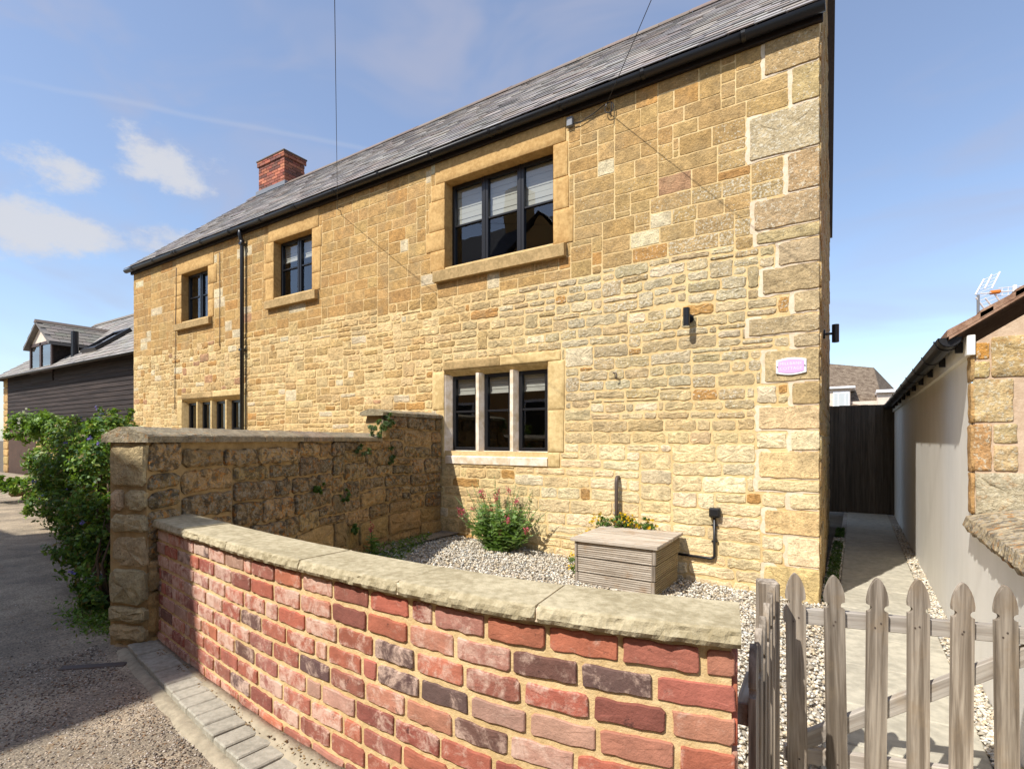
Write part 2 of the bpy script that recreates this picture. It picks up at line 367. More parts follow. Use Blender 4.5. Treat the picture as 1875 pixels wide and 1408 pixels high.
def np_mesh(name, mat, verts, faces, cols, parent=None, loc=None):
    """verts (n,3), faces (m,k) with one k, cols (n,4)"""
    verts = np.asarray(verts, dtype=np.float32); c = (verts.min(0)+verts.max(0))/2 if loc is None else np.array(loc)
    me = bpy.data.meshes.new(name); n = len(verts); m, k = faces.shape
    me.vertices.add(n); me.vertices.foreach_set('co', (verts-c).astype(np.float32).ravel())
    me.loops.add(m*k); me.loops.foreach_set('vertex_index', faces.astype(np.int32).ravel())
    me.polygons.add(m); me.polygons.foreach_set('loop_start', np.arange(0, m*k, k, dtype=np.int32))
    me.update(calc_edges=True)
    at = me.color_attributes.new('Col', 'FLOAT_COLOR', 'POINT'); at.data.foreach_set('color', np.asarray(cols, dtype=np.float32).ravel())
    me.materials.append(MAT[mat])
    return link(name, me, c, parent)

# ---- stones, bricks: pieces in a wall's own (s, z, d) frame, d pointing out of the wall
def outline(xa, xb, za, zb, j=0.006, cr=0.012, step=0.075):
    w, h = xb-xa, zb-za; cr = min(cr, w*0.25, h*0.25); P = []
    def side(x0, z0, x1, z1):
        L = math.hypot(x1-x0, z1-z0); n = max(1, min(9, int(L/step)))
        for i in range(n+1):
            t = i/n; P.append((x0+(x1-x0)*t + random.uniform(-j, j)*(0.5 if i in (0, n) else 1), z0+(z1-z0)*t + random.uniform(-j, j)*(0.5 if i in (0, n) else 1)))
    c = [cr*random.uniform(0.4, 1.6) for _ in range(4)]
    side(xa+c[0], za, xb-c[1], za); side(xb, za+c[1]*0.8, xb, zb-c[2]*0.8)
    side(xb-c[2], zb, xa+c[3], zb); side(xa, zb-c[3]*0.8, xa, za+c[0]*0.8)
    return P
def piece(P, fmap, d1, bev, col, rough=0.002, dome=0.0, d0=-0.01):
    """a stone: outline P, proud d1, rounded edge bev"""
    n = len(P); xs = [p[0] for p in P]; zs = [p[1] for p in P]
    cx, cz = (min(xs)+max(xs))/2, (min(zs)+max(zs))/2; hx, hz = (max(xs)-min(xs))/2, (max(zs)-min(zs))/2
    V = []
    def ring(inset, d, rj):
        kx = max(0.15, 1-inset/hx); kz = max(0.15, 1-inset/hz)
        for (x, z) in P: V.append(fmap(cx+(x-cx)*kx, cz+(z-cz)*kz, d+random.uniform(-rj, rj)))
    ring(0, d0, 0); ring(bev*0.1, d1-bev*0.75, rough*0.5); ring(bev*0.8, d1-bev*0.15, rough); ring(min(hx, hz)*0.5, d1+dome, rough*1.6)
    V.append(fmap(cx, cz, d1+dome+random.uniform(-rough, rough)))
    F = []
    for r in range(3):
        for i in range(n): j = (i+1) % n; F.append([r*n+i, r*n+j, (r+1)*n+j, (r+1)*n+i])
    e = 4*n
    for i in range(n): F.append([3*n+i, 3*n+(i+1) % n, e])
    a, b, c = Vector(V[3*n]), Vector(V[3*n+1]), Vector(V[e])
    out = Vector(fmap(cx, cz, 1.0)) - Vector(fmap(cx, cz, 0.0))
    if (b-a).cross(c-a).dot(out) < 0: F = [f[::-1] for f in F]
    ctr = Vector(fmap(cx, cz, 0)); f = depth(ctr)
    vis = max(0.05, -out.dot(ctr)/max(0.2, ctr.length))
    return (V, F, tuple(col) + ((0,) if len(col) == 3 else ()), hx*hz*4*vis/(f*f))
def emit(pieces, name, mat, parent, limit=300, rest='stones', smooth=True):
    pieces = sorted(pieces, key=lambda p: -p[3])
    for (V, F, c, m) in pieces[:limit]:
        MB().add(V, F, c).build(name, mat, parent, smooth, fix=False)
    if len(pieces) > limit:
        b = MB()
        for (V, F, c, m) in pieces[limit:]: b.add(V, F, c)
        tag(b.build(rest, mat, parent, smooth, fix=False), kind='stuff')
def pack(x0, x1, z0, z1, blocked, size, res=0.01):
    """fill a rectangle with touching stones, lowest gap first, heights snapping to the neighbours' tops"""
    nx, nz = int(round((x1-x0)/res)), int(round((z1-z0)/res)); occ = np.zeros((nz, nx), bool); top = np.zeros(nx, int)
    for (a, b, c, d) in blocked:
        i0, i1 = max(0, int(round((a-x0)/res))), min(nx, int(round((b-x0)/res))); k0, k1 = max(0, int(round((c-z0)/res))), min(nz, int(round((d-z0)/res)))
        if i1 > i0 and k1 > k0: occ[k0:k1, i0:i1] = True
    R = []
    for k in range(nz):
        i = 0
        while True:
            fr = np.flatnonzero(~occ[k, i:])
            if len(fr) == 0: break
            i += fr[0]
            oc = np.flatnonzero(occ[k, i:]); run = oc[0] if len(oc) else nx-i
            if run < 4: occ[k, i:i+run] = True; i += run; continue
            wa, wb, ha, hb = size(x0+i*res, z0+k*res)
            h = random.uniform(ha, hb)/res; w = random.uniform(wa, wb)/res
            if h/res and random.random() < 0.06: w = min(w, h)*random.uniform(0.7, 1.1)
            w = int(max(5, w)); h = int(max(5, h))
            if run - w < 0.55*wa/res: w = run if run*res <= wb*1.35 else run//2
            for nb in (i-1, i+w):
                if 0 <= nb < nx and top[nb] > k and abs(top[nb]-(k+h)) <= 4: h = top[nb]-k; break
            h = min(h, nz-k); hit = np.flatnonzero(occ[k:k+h, i:i+w].any(axis=1))
            if len(hit): h = hit[0]
            else:
                h2 = min(nz, k+h+5); hit = np.flatnonzero(occ[k:h2, i:i+w].any(axis=1))
                lim = (k+hit[0]) if len(hit) else (nz if h2 == nz else None)
                if lim is not None: h = lim-k
            if h < 3: occ[k, i:i+w] = True; i += w; continue
            occ[k:k+h, i:i+w] = True; top[i:i+w] = k+h
            R.append((x0+i*res, x0+(i+w)*res, z0+k*res, z0+(k+h)*res)); i += w
    return R

# ------------------------------------------------------------------ the setting
def gz(x, y=0):
    t = min(1, max(0, (x+4.4)/4.1)); return -1.2 - 0.22*t
def lz(x, y):
    t = min(1, max(0, (x+2.2)/2.6)); t = t*t*(3-2*t)
    return -1.165 - 0.26*t + 0.012*mnoise.noise((x*0.7, y*0.7, 0)) + 0.004*mnoise.noise((x*5, y*5, 3))
def sheet(name, mat, x0, x1, y0, y1, zf, nx, ny):
    V = []; F = []
    for j in range(ny+1):
        for i in range(nx+1):
            x = x0+(x1-x0)*i/nx; y = y0+(y1-y0)*j/ny; V.append((x, y, zf(x, y)))
    for j in range(ny):
        for i in range(nx): a = j*(nx+1)+i; F.append([a, a+1, a+nx+2, a+nx+1])
    return tag(MB().add(V, F).build(name, mat, None, True), kind='structure')
sheet('ground', 'ground', -900, 900, -600, 1200, lambda x, y: -1.5, 2, 2)
sheet('lane', 'lane_surface', -60, 4, -3.2, 1.62, lz, 256, 60)
sheet('lane_verge', 'lane_surface', -60, -4.2, 1.6, 6.2, lambda x, y: lz(x, y)-0.006, 120, 20)
sheet('garden_bed', 'gravel_base', -4.7, -0.2, 1.25, 5.5, lambda x, y: gz(x)-0.012, 20, 16)
sheet('passage_bed', 'gravel_base', -0.2, 0.63, 1.35, 16, lambda x, y: -1.44, 4, 20)

# brick garden wall line (front edge of its capping), seen from above
def catmull(P, n=16):
    P = [Vector(p) for p in P]; P = [2*P[0]-P[1]]+P+[2*P[-1]-P[-2]]; out = []
    for i in range(1, len(P)-2):
        for k in range(n):
            t = k/n; a, b, c, d = P[i-1:i+3]
            out.append(0.5*((2*b)+(c-a)*t+(2*a-5*b+4*c-d)*t*t+(3*b-a-3*c+d)*t**3))
    out.append(P[-2]); return out
class Path:
    def __init__(s, pts):
        s.p = pts; s.l = [0]
        for a, b in zip(pts, pts[1:]): s.l.append(s.l[-1]+(b-a).length)
        s.L = s.l[-1]
    def at(s, q):
        q2 = min(max(q, 0), s.L); i = 0
        while i < len(s.l)-2 and s.l[i+1] < q2: i += 1
        a, b = s.p[i], s.p[i+1]; t = (b-a).normalized(); return a + t*(q-s.l[i]), t
    def sX(s, x):
        best = min(range(400), key=lambda k: abs(s.at(s.L*k/399)[0].x-x)); return s.L*best/399
CAP = Path(catmull([(-3.38, 1.435), (-2.7, 1.335), (-1.93, 1.235), (-1.03, 1.187), (-0.6, 1.216), (-0.225, 1.288)]))
def cap_map(q, z, d):           # d: metres out of the capping's front edge, towards the lane
    p, t = CAP.at(q); n = Vector((t.y, -t.x)); p = p+n*d; return (p.x, p.y, z)
def cap_under(q): return -0.500 + 0.02*q/CAP.L

# ------------------------------------------------------------------ the cottage
YF = 5.29; XL, XR = -13.19, -0.266; ZE = 3.60; ZB = -1.62; RY, RZ = 8.04, 6.28; YB = 10.8; XRB = -0.40
house = thing('stone_cottage', (-6.7, 5.29, -1.4), 'long honey-coloured stone cottage with slate roof and black casement windows', 'house')
fac = lambda x, z, d: (x, YF-d, z)
# openings x0, x1, z0, z1
W_BIG = (-4.433, -2.857, 2.205, 3.30); W_MID = (-8.097, -7.105, 2.34, 3.275); W_LEFT = (-11.12, -10.145, 2.305, 3.235)
W_LOW = (-4.442, -2.925, -0.14, 0.885); W_FAR = (-11.1, -9.08, -0.35, 0.785)
OPEN = [W_BIG, W_MID, W_LEFT, W_LOW, W_FAR]

def panel_with_holes():
    b = MB(); xs = sorted({XL, XR}|{o[0] for o in OPEN}|{o[1] for o in OPEN}); zs = sorted({ZB, ZE}|{o[2] for o in OPEN}|{o[3] for o in OPEN})
    for xa, xb in zip(xs, xs[1:]):
        for za, zb in zip(zs, zs[1:]):
            mx, mz = (xa+xb)/2, (za+zb)/2
            if any(o[0] < mx < o[1] and o[2] < mz < o[3] for o in OPEN): continue
            b.quad((xa, YF, za), (xb, YF, za), (xb, YF, zb), (xa, YF, zb))
    # gables, rear wall
    b.add([(XR, YF, ZB), (XRB, YB, ZB), (XRB, YB, ZE), ((XR+XRB)/2, RY, RZ-0.05), (XR, YF, ZE)], [[0, 1, 2, 3, 4]])
    b.add([(XL, YF, ZB), (XL, YB, ZB), (XL, YB, ZE), (XL, RY, RZ-0.05), (XL, YF, ZE)], [[4, 3, 2, 1, 0]])
    b.quad((XRB, YB, ZB), (XL, YB, ZB), (XL, YB, ZE), (XRB, YB, ZE))
    return b.build('wall', 'mortar', house, fix=False)
wall = panel_with_holes()
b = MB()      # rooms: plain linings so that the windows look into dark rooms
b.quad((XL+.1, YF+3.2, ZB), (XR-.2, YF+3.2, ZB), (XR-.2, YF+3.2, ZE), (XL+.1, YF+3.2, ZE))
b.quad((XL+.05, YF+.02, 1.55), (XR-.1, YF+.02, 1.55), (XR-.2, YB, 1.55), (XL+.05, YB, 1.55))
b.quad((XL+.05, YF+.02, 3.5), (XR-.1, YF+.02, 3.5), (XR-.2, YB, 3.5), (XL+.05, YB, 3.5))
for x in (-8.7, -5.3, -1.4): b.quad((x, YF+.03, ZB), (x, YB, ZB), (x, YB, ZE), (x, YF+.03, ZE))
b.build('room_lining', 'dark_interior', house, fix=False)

# quoins of the right corner, read off the photograph: left edge px, top and bottom y at the corner
QU = [(1401, 40, 110), (1451, 113, 180), (1373, 183, 266), (1443, 270, 342), (1382, 346, 403), (1386, 407, 430), (1426, 434, 477), (1397, 480, 528), (1454, 531, 568),
      (1372, 572, 605), (1454, 609, 633), (1401, 636, 695), (1451, 698, 739), (1390, 742, 785), (1449, 788, 824), (1390, 827, 877), (1388, 881, 902), (1447, 906, 934), (1401, 938, 983), (1443, 987, 1040), (1400, 1044, 1108), (1380, 1112, 1150)]
blocked = []; quoins = []; SEAM = 0.03
for (pl, yt, yb) in QU:
    xl = atY(pl, 500, YF).x; z1 = (805-yt)*YF/1123; z0 = (805-yb)*YF/1123
    if yt == 40: z1 = ZE
    quoins.append((xl, XR+0.004, z0, z1)); blocked.append((xl-SEAM, XR+0.05, z0-0.02, z1+0.02))
b = MB()
for i, (xa, xb, za, zb) in enumerate(quoins):
    P = outline(xa-SEAM-0.004, xa+0.10, za-0.016, zb+0.016, 0.014, 0.014, 0.04); dd = 0.0022+0.0003*(i % 3)
    b.add([fac(x, z, dd) for x, z in P], [list(range(len(P)))])
    P = outline(xa+0.02, XR-0.005, za-0.010, za+0.006, 0.004, 0.003, 0.05); b.add([fac(x, z, dd+0.0011) for x, z in P], [list(range(len(P)))])
b.build('mortar_repair', 'pale_mortar', wall)

dressed = []   # (x0,x1,z0,z1,material)
def surround(o, wj, lint, mat, lw=0.16):
    x0, x1, z0, z1 = o; out = []
    if lint: out.append((x0-lw, x1+lw, z1, lint))
    for side in (-1, 1):
        z = z0-0.03
        while z < z1-0.02:
            h = min(random.uniform(0.24, 0.42), z1-z)
            if z1-(z+h) < 0.15: h = z1-z
            w = wj*random.uniform(0.8, 1.5)
            out.append((x0-w, x0, z, z+h) if side < 0 else (x1, x1+w, z, z+h)); z += h
    for r in out: dressed.append(r+(mat,)); blocked.append((r[0]-0.004, r[1]+0.004, r[2]-0.004, r[3]+0.004))
    blocked.append((x0, x1, z0-0.02, z1))
surround(W_BIG, 0.22, 3.585, 'dressed_stone'); surround(W_MID, 0.2, 3.585, 'dressed_stone'); surround(W_LEFT, 0.2, 3.585, 'dressed_stone', 0.2)
def lowsurround(o, zt):
    x0, x1, z0, z1 = o
    for r in ((x0-0.02, (x0+x1)/2+0.1, z1, zt), ((x0+x1)/2+0.1, x1+0.16, z1, zt), (x1, x1+0.21, z1-0.55, z1-0.0), (x1, x1+0.2, z0+0.0, z1-0.55), (x0-0.19, x0, z1-0.5, z1-0.02), (x0-0.12, x0, z0-0.1, z1-0.5), (x1, x1+0.15, z0-0.17, z0)):
        dressed.append(r+('sill_stone' if r[0] < x0+0.5 and r[2] > z1-0.1 else 'dressed_pale',)); blocked.append((r[0]-0.004, r[1]+0.004, r[2]-0.004, r[3]+0.004))
    blocked.append((x0, x1, z0-0.165, z1))
grainy('dressed_pale', C(186, 158, 106), C(218, 192, 138), 20, bst=0.3, sc2=3)
lowsurround(W_LOW, 1.0); lowsurround(W_FAR, 0.9)
SILLS = [(-4.58, -2.688, 2.02, W_BIG), (-8.27, -6.95, 2.165, W_MID), (-11.3, -10.0, 2.14, W_LEFT)]
for (a, c, zb, w) in SILLS: blocked.append((a, c, zb, w[2]+0.01))
for (xa, xb, za, zb, mt) in dressed:
    P = outline(xa+0.003, xb-0.003, za+0.003, zb-0.003, 0.0015, 0.004, 0.2)
    p = piece(P, fac, 0.012, 0.004, (0.5,)*3, 0.0006)
    MB().add(p[0], p[1], p[2]).build('lintel' if xb-xa > 0.65 else 'jamb_stone', mt, wall, True, fix=False)

def ssize(x, z):
    def pick(wa, wb, hs): h = random.choice(hs); return (wa, wb, h-0.003, h+0.003)
    if z > 1.8: return pick(0.22, 0.5, (0.15, 0.17, 0.17, 0.19)) if random.random() > 0.06 else pick(0.1, 0.2, (0.07, 0.09))
    if z > 0.1:
        if x < -9.2: return (0.12, 0.34, 0.08, 0.17)
        return pick(0.14, 0.40, (0.08, 0.09, 0.11, 0.11, 0.13)) if random.random() > 0.05 else (0.16, 0.3, 0.17, 0.24)
    return pick(0.2, 0.52, (0.1, 0.13, 0.13, 0.16, 0.17))
OCH = C(191, 149, 90, .82); OCH2 = C(202, 166, 108, .84); GRY = C(186, 162, 114, .82); GRY2 = C(202, 187, 152, .87); CRM = C(236, 216, 176, .92); CRM2 = C(224, 197, 144, .88); HOT = C(196, 150, 88, .82); PINK = C(192, 148, 110, .82)
def scol(x, z):
    r = random.random()
    if z > 1.8:
        t = min(1, max(0, (x+4.6)/3.6)); t2 = min(1, max(0, (3.3-z)/1.4))
        g = t*(0.35+0.65*t2); c = lerp(lerp(OCH, OCH2, random.random()), lerp(GRY, OCH, 0.3), min(1, g*random.uniform(0.6, 1.4)))
        li = max(0, g*random.uniform(0.3, 1.15)+random.uniform(-0.1, 0.12))
    elif z > 0.0:
        t = min(1, max(0, (x+4.2)/1.6)); g = t*min(1, (z+0.3)/0.9)
        c = lerp(lerp(OCH2, CRM2, random.random()), lerp(GRY2, GRY, random.random()*0.7), min(1, g*random.uniform(0.6, 1.3)))
        li = max(0.0, 0.2+0.5*g*random.uniform(0.4, 1.4))
    else:
        t = min(1, max(0, (x+4)/2.0)); c = lerp(lerp(CRM2, OCH2, random.random()*0.6), lerp(CRM, CRM2, random.random()*0.8), t); li = random.uniform(0.05, 0.4)
    if r < 0.04: c = HOT
    elif r < 0.085: c = lerp(GRY2, CRM, 0.5)
    elif r < 0.09 or (x < -9 and z < 1.8 and r < 0.13): c = PINK
    return jit(c, 0.10, 0.022) + (li,)
def wander(x, z):
    k = 1.0 if z < 1.75 else 0.3
    return k*0.013*mnoise.noise((x*1.3, z*1.1, 4)), k*0.02*mnoise.noise((x*1.1, z*1.6, 9))
pieces = []
for (xa, xb, za, zb) in pack(XL, -0.26, ZB+0.02, ZE-0.01, blocked, ssize):
    mx, mz = (xa+xb)/2, (za+zb)/2; ash = mz > 1.82
    near = any(q[0]-0.03 < mx < q[1]+0.03 and q[2]-0.03 < mz < q[3]+0.03 for q in blocked)
    edge = min([max(abs(mx-(q[0]+q[1])/2)-(q[1]-q[0])/2-(xb-xa)/2, abs(mz-(q[2]+q[3])/2)-(q[3]-q[2])/2-(zb-za)/2) for q in blocked])
    g = (0.0058 if ash else 0.0085)*random.uniform(0.75, 1.35)
    if xb-xa < 3.2*g or zb-za < 3.2*g: continue
    P = outline(xa+g, xb-g, za+g, zb-g, 0.0035 if ash else min(0.009, (zb-za)*0.085), 0.008 if ash else 0.016, 0.06 if ash else 0.038)
    if edge > 0.05:
        P = [(x+wander(x, z)[0], z+wander(x, z)[1]) for x, z in P]
    P = [(max(XL+0.002, x), z) for x, z in P]
    d1 = random.uniform(0.003, 0.005) if ash else random.uniform(0.004, 0.010)
    pieces.append(piece(P, fac, d1, 0.003 if ash else 0.0065, scol(mx, mz), 0.001 if ash else 0.0026, 0 if ash else 0.001))
for i, (xa, xb, za, zb) in enumerate(quoins):
    P = outline(xa, xb-0.002, za+0.004, zb-0.004, 0.006, 0.014, 0.06); mz = (za+zb)/2
    P = [(min(x, XR+0.003), z) for x, z in P]
    c = lerp(lerp(GRY, OCH2, .5), GRY2, random.random()*.6) if mz > 0.3 else lerp(CRM, CRM2, random.random())
    if i in (18, 20): c = lerp(OCH2, CRM2, .6)
    pieces.append(piece(P, fac, 0.014, 0.006, jit(c, 0.07) + (random.uniform(.5, .85) if mz > 1.9 else random.uniform(.3, .55) if mz > 0.6 else 0.2,), 0.002))
n_before = len(pieces)
emit(pieces, 'stone', 'cottage_stone', wall, 285, 'small_stones', smooth=False)
# right gable stones (seen almost edge on)
gv = Vector((XRB-XR, YB-YF, 0)); gl = gv.length; gv.normalize(); gn = Vector((gv.y, -gv.x, 0))
def gab(s_, z, d): p = Vector((XR, YF, 0))+gv*s_+gn*d; return (p.x, p.y, z)
gp = []
for (xa, xb, za, zb) in pack(0.0, gl, ZB, RZ-0.1, [], lambda x, z: (0.25, 0.55, 0.12, 0.26), 0.02):
    zr = ZE+(RZ-ZE)*(1-abs(((xa+xb)/2)-gl/2)/(gl/2))
    if zb > zr-0.05: continue
    c = jit(lerp(GRY, OCH, random.random()*0.7), 0.12)
    gp.append(piece(outline(xa+0.008, xb-0.008, za+0.008, zb-0.008, 0.008, 0.02, 0.1), gab, random.uniform(0.004, 0.02), 0.01, c+(0.6,), 0.003))
emit(gp, 'gable_stone', 'cottage_stone', wall, 0, 'gable_stones')

# windows
def window(o, n, label, reveal, fr_z0, stone_mullion=False, blind=0.0, gap=0.0):
    x0, x1, z0, z1 = o; yf = YF+reveal
    b = MB(); fw = 0.045
    # stone reveals
    rv = MB()
    rv.quad((x0, YF-0.008, z0-0.02), (x0, yf+0.09, z0-0.02), (x0, yf+0.09, z1), (x0, YF-0.008, z1)); rv.quad((x1, yf+0.09, z0-0.02), (x1, YF-0.008, z0-0.02), (x1, YF-0.008, z1), (x1, yf+0.09, z1))
    rv.quad((x0, YF-0.008, z1), (x0, yf+0.09, z1), (x1, yf+0.09, z1), (x1, YF-0.008, z1))
    fx0, fx1 = x0+0.002, x1-0.002; zf0 = fr_z0; lights = []
    if stone_mullion:
        mw = 0.105; jb = 0.055; span = (x1-x0-2*jb-mw*(n-1))/n
        lights = [(x0+jb+i*(span+mw), x0+jb+i*(span+mw)+span) for i in range(n)]
        zt = z1-0.07
    else:
        span = (x1-x0)/n; lights = [(x0+i*span+0.004, x0+(i+1)*span-0.004) for i in range(n)]; zt = z1-0.004
    first = None
    for i, (a, c) in enumerate(lights):
        b.box(a, a+fw, yf, yf+0.06, zf0, zt); b.box(c-fw, c, yf, yf+0.06, zf0, zt)
        b.box(a+fw, c-fw, yf+0.001, yf+0.059, zf0, zf0+fw); b.box(a+fw, c-fw, yf+0.001, yf+0.059, zt-fw, zt)
    if not stone_mullion:
        for i in range(1, n):
            x = x0+i*span; b.box(x-0.012, x+0.012, yf-0.008, yf+0.05, zf0, zt)
    w = b.build('window', 'black_paint', house); tag(w, label)
    rv.build('reveal', 'dressed_pale' if stone_mullion else 'dressed_stone', w, fix=False)
    for i, (a, c) in enumerate(lights):
        zm = zf0+(zt-zf0)*0.52
        MB().box(a+fw, c-fw, yf+0.008, yf+0.045, zm-0.013, zm+0.013).build('glazing_bar', 'black_paint', w)
        for (p, q) in ((zf0+fw-0.004, zm-0.01), (zm+0.01, zt-fw+0.004)):
            y = yf+0.03; MB().quad((a+fw-0.004, y, p), (c-fw+0.004, y, p), (c-fw+0.004, y, q), (a+fw-0.004, y, q)).build('pane', 'glass', w, fix=False)
        if blind:
            bl = MB(); zb_ = zt-blind; yb = yf+0.075; k = 7
            for t in range(k):
                za, zc = zb_+(zt-zb_)*t/k, zb_+(zt-zb_)*(t+1)/k
                bl.box(a+0.02, c-0.02, yb-0.004*(t % 2), yb+0.012, za+0.001, zc-0.001, 0.003)
            bl.box(a+0.02, c-0.02, yb-0.012, yb+0.014, zb_-0.022, zb_, 0.004)
            bl.build('blind', 'blind_fabric', w)
    if stone_mullion:
        for i in range(n-1):
            xa, xb = lights[i][1], lights[i+1][0]; xm = (xa+xb)/2
            pr = [(xa, yf+0.05), (xa, yf-0.01), (xm-0.022, YF+0.02), (xm+0.022, YF+0.02), (xb, yf-0.01), (xb, yf+0.05)]
            MB().prism([(x, y, fr_z0-0.03) for x, y in pr], (0, 0, zt+0.012-fr_z0+0.03)).build('mullion', 'limewashed_stone' if n == 3 else 'dressed_pale', w)
        for (xe, sg) in ((x0, 1), (x1, -1)):
            pr = [(xe, YF-0.004), (xe, yf+0.06), (xe+sg*0.056, yf+0.06), (xe+sg*0.056, yf-0.01), (xe+sg*0.012, YF+0.01)]
            MB().prism([(x, y, fr_z0-0.03) for x, y in pr], (0, 0, zt+0.012-fr_z0+0.03)).build('jamb', 'limewashed_stone' if n == 3 else 'dressed_pale', w)
        pr = [(YF-0.002, z1-0.002), (YF+0.012, z1-0.02), (yf-0.01, zt), (yf+0.07, zt), (yf+0.07, z1-0.002)]
        MB().prism([(x0+0.002, y, z) for y, z in pr], (x1-x0-0.004, 0, 0)).build('head', 'dressed_pale', w)
        k = 3; 
        for i in range(k):
            xa = x0+(x1-x0)*i/k+(0.0 if i else 0.03); xb = x0+(x1-x0)*(i+1)/k-0.002
            pr = [(YF+0.25, z0-0.16), (YF-0.02, z0-0.16), (YF-0.022, z0-0.075), (yf-0.004, z0+0.004), (YF+0.25, z0+0.004)]
            MB().prism([(xa, y, z) for y, z in pr], (xb-xa, 0, 0)).build('sill', 'limewashed_stone' if n == 3 else 'dressed_pale', w)
    return w
w1 = window(W_BIG, 3, 'three-light black casement window with white blinds', 0.14, W_BIG[2]-0.01, blind=0.5)
w2 = window(W_MID, 2, None, 0.12, W_MID[2]-0.01, blind=0.3)
w3 = window(W_LEFT, 2, None, 0.12, W_LEFT[2]-0.01)
w4 = window(W_LOW, 3, 'three black lights between pale stone mullions', 0.10, W_LOW[2], True, blind=0.22)
w5 = window(W_FAR, 4, None, 0.10, W_FAR[2], True)
for (a, c, zb, w), wo in zip(SILLS, (w1, w2, w3)):
    z0 = w[2]; b = MB()
    pr = [(YF+0.22, zb), (YF-0.075, zb), (YF-0.078, z0-0.055), (YF-0.068, z0-0.045), (YF+0.10, z0-0.006), (YF+0.22, z0-0.006)]
    n = 1 if c-a < 1.5 else 3; cut = [a, a+0.42, a+0.82, c] if n == 3 else [a, c]
    for i in range(n): MB().prism([(cut[i]+(0.002 if i else 0), y, z) for y, z in pr], (cut[i+1]-cut[i]-0.002, 0, 0)).build('sill', 'sill_stone', wo)

# roof: slates of the front slope, rear slope, ridge tiles, fascia, gutter, downpipe
EY, EZ = 5.135, 3.665; rl = math.hypot(RY-EY, RZ-EZ); ry, rz = (RY-EY)/rl, (RZ-EZ)/rl
def roofmap(x, t, d): return (x, EY+ry*t-rz*d, EZ+rz*t+ry*d)
b = MB(); XRo = XR+0.045; XLo = XL-0.09
b.add([roofmap(XLo, 0.02, -0.012), roofmap(XRo-0.01, 0.02, -0.012), roofmap(XRo-0.01, rl, -0.012), roofmap(XLo, rl, -0.012),
       (XLo, YB+0.15, ZE+0.03), (XRB+0.05, YB+0.15, ZE+0.03), (XLo, YB+0.15, ZE-0.05), (XRB+0.05, YB+0.15, ZE-0.05), (XLo, RY, RZ-0.07), (XRo, RY, RZ-0.07)],
      [[0, 1, 2, 3], [3, 2, 5, 4], [4, 5, 7, 6], [6, 7, 9, 8], [2, 9, 7, 5], [3, 4, 6, 8]], C(74, 72, 74))
roof = b.build('roof', 'slate', house, fix=False)
sp = []; gauge = 0.168; nr = int(rl/gauge)
SL = [C(146, 140, 134), C(132, 128, 126), C(158, 150, 142), C(140, 130, 122), C(124, 119, 116), C(152, 147, 142)]
for r in range(nr):
    x = XLo - random.uniform(0, 0.2); t0 = r*gauge
    while x < XRo:
        w = random.uniform(0.21, 0.31); xa, xb = max(x, XLo), min(x+w-0.004, XRo); x += w
        if xb-xa < 0.04: continue
        t1 = min(t0+gauge*1.9, rl); lift = random.uniform(0.014, 0.022); dt = random.uniform(-0.006, 0.006); sk = random.uniform(-0.005, 0.005)
        th = random.uniform(0.007, 0.011); lo = t0+dt
        V = [roofmap(xa, lo+sk, lift-th), roofmap(xb, lo-sk, lift-th), roofmap(xb, t1, -0.006), roofmap(xa, t1, -0.006), roofmap(xa, lo+sk, lift), roofmap(xb, lo-sk, lift), roofmap(xb, t1, 0.002), roofmap(xa, t1, 0.002)]
        ctr = Vector(V[0]); f = depth(ctr)
        sp.append((V, [[4, 5, 6, 7], [0, 1, 5, 4], [1, 2, 6, 5], [3, 0, 4, 7]], jit(random.choice(SL), 0.2, 0.03)+(0,), (xb-xa)*(1 if r < 16 else 0.5)/(f*f)))
emit(sp, 'slate', 'slate', roof, 290, 'small_slates', smooth=False)
x = XLo
while x < XRo-0.02:
    xb = min(x+0.45, XRo); e = random.uniform(-0.004, 0.004); pr = [(RY-0.15, RZ-0.10), (RY-0.15, RZ-0.08), (RY, RZ+0.06), (RY+0.15, RZ-0.08), (RY+0.15, RZ-0.10), (RY, RZ+0.04)]
    MB().prism([(x+0.004, y, z+e) for y, z in pr], (xb-x-0.006, 0, 0), jit(C(120, 106, 96), 0.12)).build('ridge_tile', 'slate', roof); x = xb
MB().box(XL-0.05, XR+0.03, 5.245, 5.288, 3.572, 3.655, 0.004).build('fascia', 'fascia', house)
def half_gutter(x0, x1, cy, cz, r, n=10):
    V = []; F = []
    for x in (x0, x1):
        for k in range(n+1): a = math.pi+math.pi*k/n; V.append((x, cy+r*math.cos(a), cz+r*math.sin(a)))
        for k in range(n+1): a = math.pi+math.pi*k/n; V.append((x, cy+(r-0.004)*math.cos(a), cz+(r-0.004)*math.sin(a)))
    m = n+1; o = 2*m
    for k in range(n): F += [[k, k+1, o+k+1, o+k], [m+k+1, m+k, o+m+k, o+m+k+1], [k+1, k, m+k, m+k+1], [o+k, o+k+1, o+m+k+1, o+m+k]]
    F += [[0, o, o+m, m], [n, m+n, o+m+n, o+n]]
    return V, F
gut = MB(); V, F = half_gutter(XL-0.11, XR+0.05, 5.185, 3.655, 0.056); gut.add(V, F)
for xe in (XL-0.11, XR+0.05): gut.add([(xe, 5.185, 3.652)]+[(xe, 5.185+0.056*math.cos(math.pi+math.pi*k/10), 3.655+0.056*math.sin(math.pi+math.pi*k/10)) for k in range(11)], [[0, k+1, k+2] for k in range(10)])
gutter = gut.build('gutter', 'black_plastic', house, True)
x = XL+0.25
while x < XR:
    V, F = half_gutter(x-0.018, x+0.018, 5.185, 3.656, 0.063); MB().add(V, F).build('gutter_bracket', 'black_plastic', gutter); x += 0.93
